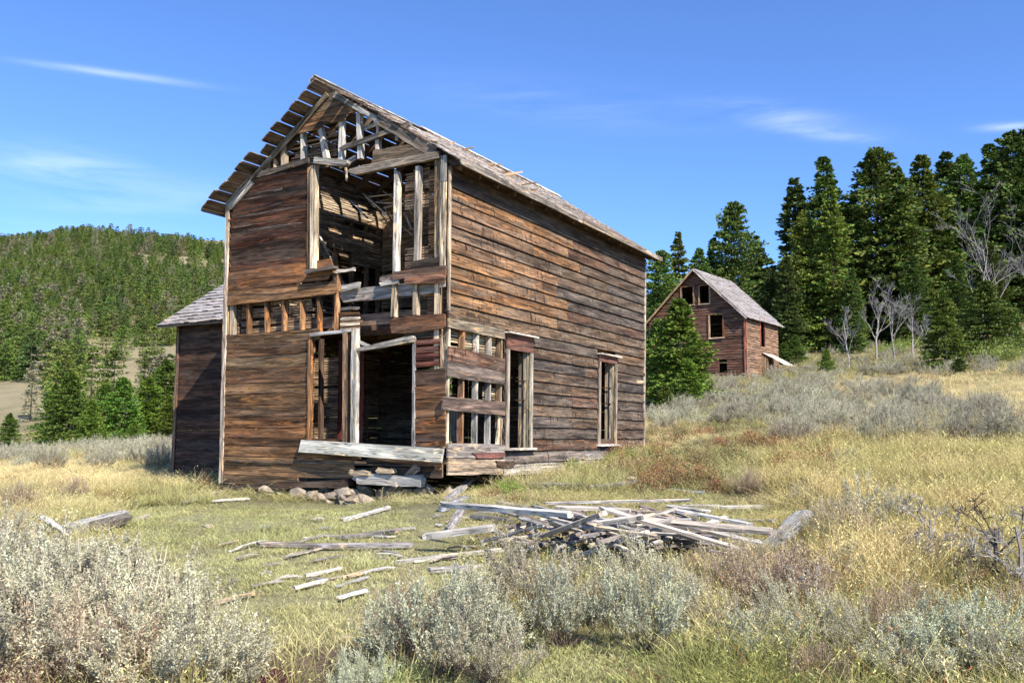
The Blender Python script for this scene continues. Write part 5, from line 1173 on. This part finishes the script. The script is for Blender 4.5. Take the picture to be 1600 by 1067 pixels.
def grass(name, n, d0, d1, pw, amax, label, big=False):
    u_ = RNG.random(n); d = (d0**pw+(d1**pw-d0**pw)*u_)**(1/pw); a_ = RNG.uniform(-amax, amax, n); x = a_*d; y = d
    dx, dy = x-HNX, y-HNY; uu = dx*tH.x+dy*tH.y+W_; vv = dx*vH.x+dy*vH.y
    bad = ((uu > -.05) & (uu < W_+.03) & (vv > -.1) & (vv < L_+.03)) | ((uu > -AW) & (uu <= 0) & (vv > AV) & (vv < AV+AD))
    turf, soil, gold, straw, hill = zones(x, y)
    keep = ~bad & (RNG.random(n) > soil*.93)
    keep &= RNG.random(n) > np.where(vnoise(x, y, .6, 40) < .36, .72, 0)*(1-gold)
    x, y, turf, soil, gold, straw = [q[keep] for q in (x, y, turf, soil, gold, straw)]; n = len(x); z = height(x, y)
    r = RNG.random(n); pn = vnoise(x, y, .8, 41)*.7+vnoise(x, y, .3, 42)*.3; r2 = np.clip(r*.45+pn*.75-.08, 0, .999)
    kidx = np.where(turf > .4, np.where(r2 < .62, 0, np.where(r2 < .9, 1, 2)), np.where(r2 < .18, 1, np.where(r2 < .42, 2, np.where(r2 < .64, 3, np.where(r2 < .82, 4, 5)))))
    kidx = np.where((straw > .4) & (turf < .4), np.where(r2 < .3, 3, np.where(r2 < .62, 4, 5)), kidx)
    kidx = np.where((turf < .5) & (RNG.random(n) < .16), 6, kidx)
    if big: kidx = np.full(n, 7)
    pxx_, pyy_ = projv(x, y, z)
    tn = vnoise(x, y, 1.3, 43)[:,None]*.6+vnoise(x, y, .35, 44)[:,None]*.4+RNG.normal(size=(n, 1))*.12; tn = np.clip(tn, 0, 1)
    green = np.array([.30,.31,.12]); tan = np.array([.56,.49,.31]); goldc = np.array([.66,.56,.34]); turfc = np.array([.62,.56,.33]); turfg = np.array([.42,.42,.19])
    c = green*(1-tn)+tan*tn
    c = c*(1-turf[:,None])+(turfg*(1-tn)+turfc*tn)*turf[:,None]
    sc_ = np.array([.32,.33,.13])*(1-tn)+np.array([.64,.54,.31])*tn; c = c*(1-straw[:,None])+sc_*straw[:,None]; c = c*(1-gold[:,None])+goldc*gold[:,None]
    gp = (vnoise(x, y, .9, 47) > .62) & (pxx_ > 900) & (pyy_ > 850); c[gp] = c[gp]*np.array([.62,.68,.52])  # green patches, darkened so the colour suggests shadow between the plants
    odd = RNG.random(n) < .03; c[odd] = np.array([.26,.11,.05])
    s = RNG.uniform(.7, 1.25, n)*(1-.35*(turf > .4)*0); pxx, pyy = projv(x, y, z)
    heap = (pxx > 640) & (pxx < 1285) & (pyy > 770) & (pyy < 900); fnd = (pxx > 340) & (pxx < 700) & (pyy > 755) & (pyy < 800); bush = (pxx > 1000) & (pxx < 1300) & (pyy > 670) & (pyy < 760)
    sz_ = s*np.where(turf > .4, .75, np.where(straw > .4, .72, .62))*np.where(heap, .5, np.where(bush, .8, 1))*np.where(fnd, .45, 1)*np.where(gold > .4, .7, 1)
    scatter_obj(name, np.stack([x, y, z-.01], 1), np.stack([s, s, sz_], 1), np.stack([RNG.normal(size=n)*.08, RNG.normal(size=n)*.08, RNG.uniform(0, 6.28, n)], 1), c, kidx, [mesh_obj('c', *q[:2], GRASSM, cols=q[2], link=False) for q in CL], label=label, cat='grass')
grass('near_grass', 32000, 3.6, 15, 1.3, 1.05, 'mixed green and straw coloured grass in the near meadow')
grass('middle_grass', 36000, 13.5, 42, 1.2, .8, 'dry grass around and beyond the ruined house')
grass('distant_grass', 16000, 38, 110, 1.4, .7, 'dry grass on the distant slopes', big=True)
# far sagebrush filler
n = 620; d = RNG.uniform(32, 95, n); a_ = np.where(RNG.random(n) < .65, RNG.uniform(.14, .62, n), RNG.uniform(-.62, -.3, n)); x = a_*d; z = height(x, d); py = projv(x, d, z)[1]; px = 800+FPX*a_
ok = ~((px > 1300) & (py > 588) & (py < 650)) & (d < 90); ok &= ~((px < 800) & (d < 34)); xx, dd, zz_ = x[ok], d[ok], z[ok]
ok = np.array([not in_house2(V((q, w_, 0))) for q, w_ in zip(xx, dd)]); xx, dd, zz_ = xx[ok], dd[ok], zz_[ok]; n = len(xx); s = RNG.uniform(.6, 1.15, n)
sg = [sage(71+i, .6, .7, 30, 1500, 60, lf=.05) for i in range(3)]
scatter_obj('far_sagebrush', np.stack([xx, dd, zz_-.05], 1), np.stack([s]*3, 1), np.stack([0*s, 0*s, RNG.uniform(0, 6.28, n)], 1), np.tile((1.,.98,.93), (n, 1))*RNG.uniform(.8, 1.1, (n, 1)), RNG.integers(0, 3, n), [mesh_obj('s', *q[:2], SAGEI, cols=q[2], link=False) for q in sg], label='sagebrush cover spreading over the distant slopes', cat='sagebrush')
# ------------------------------------------------------------------ bare trees and dead branches
def bare(seed, Ht, spread=.5, levels=4, r0=.06, lean=(0, 0), minr=.004, kids=(3, 4)):
    rr = random.Random(seed); vs = []; fs = []
    def limb(p, d, ln, r_, lv):
        n = 4; pts = [p]; dd = d.copy()
        for i in range(n):
            dd = (dd + V((rr.gauss(0,.14), rr.gauss(0,.14), rr.gauss(0,.1)+.03))).normalized(); pts.append(pts[-1]+dd*ln/n)
        k = 4 if lv < 2 else 3; b0 = len(vs)
        for i, q in enumerate(pts):
            rad = r_*(1-.65*i/n); t_ = (pts[min(i+1, n)]-pts[max(i-1, 0)]).normalized(); a = t_.orthogonal().normalized(); b_ = t_.cross(a)
            for j in range(k): an = j*2*math.pi/k; vs.append(tuple(q+a*math.cos(an)*rad+b_*math.sin(an)*rad))
        for i in range(n):
            for j in range(k): fs.append((b0+i*k+j, b0+i*k+(j+1)%k, b0+(i+1)*k+(j+1)%k, b0+(i+1)*k+j))
        if lv < levels:
            for _ in range(rr.randint(*kids)+(2 if lv == 0 else 0)):
                s = rr.uniform(.25, 1) if lv else rr.uniform(.3, 1); i = min(int(s*n), n-1); q = pts[i].lerp(pts[i+1], s*n-i)
                nd = (dd*(1.05-spread*.55) + V((0,0,.25)) + V((rr.gauss(0,1), rr.gauss(0,1), rr.gauss(0,.5))).normalized()*(.5+spread)).normalized()
                limb(q, nd, ln*rr.uniform(.4, .65), max(minr, r_*(1-.6*s)*.55), lv+1)
    limb(V((0,0,-.1)), V((lean[0], lean[1], 1)).normalized(), Ht*.62, r0, 0)
    return vs, fs
for i, (x, yb, yt, d, ln_, lb) in enumerate([(1326,568,462,64,(0,0),'small round-headed bare tree right of the far house'),(1392,560,430,66,(-.1,0),'grey bare tree with a bushy head in the bare thicket'),(1410,558,455,66,(-.35,0),'bare trunk leaning left in the thicket'),(1436,560,470,64,(-.5,0),'strongly leaning bare trunk in the thicket'),(1500,470,335,80,(-.3,0),'white dead trunk leaning left high in the forest'),(1548,460,315,80,(-.05,0),'tallest whitened dead tree before the right firs'),(1578,480,330,78,(-.45,0),'white dead trunk leaning left near the right edge'),(1375,545,450,72,(.1,0),'thin bare tree behind the bushy headed one'),(1600,450,350,80,(-.4,0),'white dead branches at the right edge')]):
    r = ray(x, yb); X = r.x*d; zb3 = r.z*d if i in (4, 5, 6, 8) else hz(X, d); Ht = ray(x, yt).z*d-zb3
    if i in (4, 5, 6, 8): gz_ = hz(X, d); Ht += zb3-gz_; zb3 = gz_
    vs, fs = bare(100+i, Ht*1.05, .18, 4, .11 if i > 3 else .08, (ln_[0]*.7, 0), .013)
    o = empty('bare_tree', V((X - ln_[0]*Ht*.5, d, zb3)), lb, 'tree', 'bare dead trees'); q = mesh_obj('trunk', vs, fs, DEADB); q.parent = o
for i, (x, y, hpx, ln_, lb) in enumerate([(1460,905,150,(-.1,0),'forked dead sagebrush limb rising from straw at right'),(1550,945,190,(.1,0),'bare branching dead sagebrush at the right'),(1400,905,120,(.5,0),'low pale dead limb left of the forked one'),(1605,950,200,(-.2,0),'bare dead sagebrush at the right edge'),(1330,960,130,(-.8,0),'dead twigs sprawling in tall grass at right'),(1500,920,140,(.5,0),'small dead twigs behind the bare sagebrush'),(660,1020,110,(-.3,0),'dry bare twigs on the left of the centre sagebrush')]):
    p = G(x, y); vs, fs = bare(200+i, hpx*p.y/FPX*1.15, .7, 4, .03, ln_, .0035); o = mesh_obj('dead_branch', vs, fs, DEADB if i != 1 else BARK, None, Matrix.Translation(p)); tag(o, lb, 'dead branch', 'dead sagebrush limbs')
print('OBJECTS', len(bpy.data.objects))
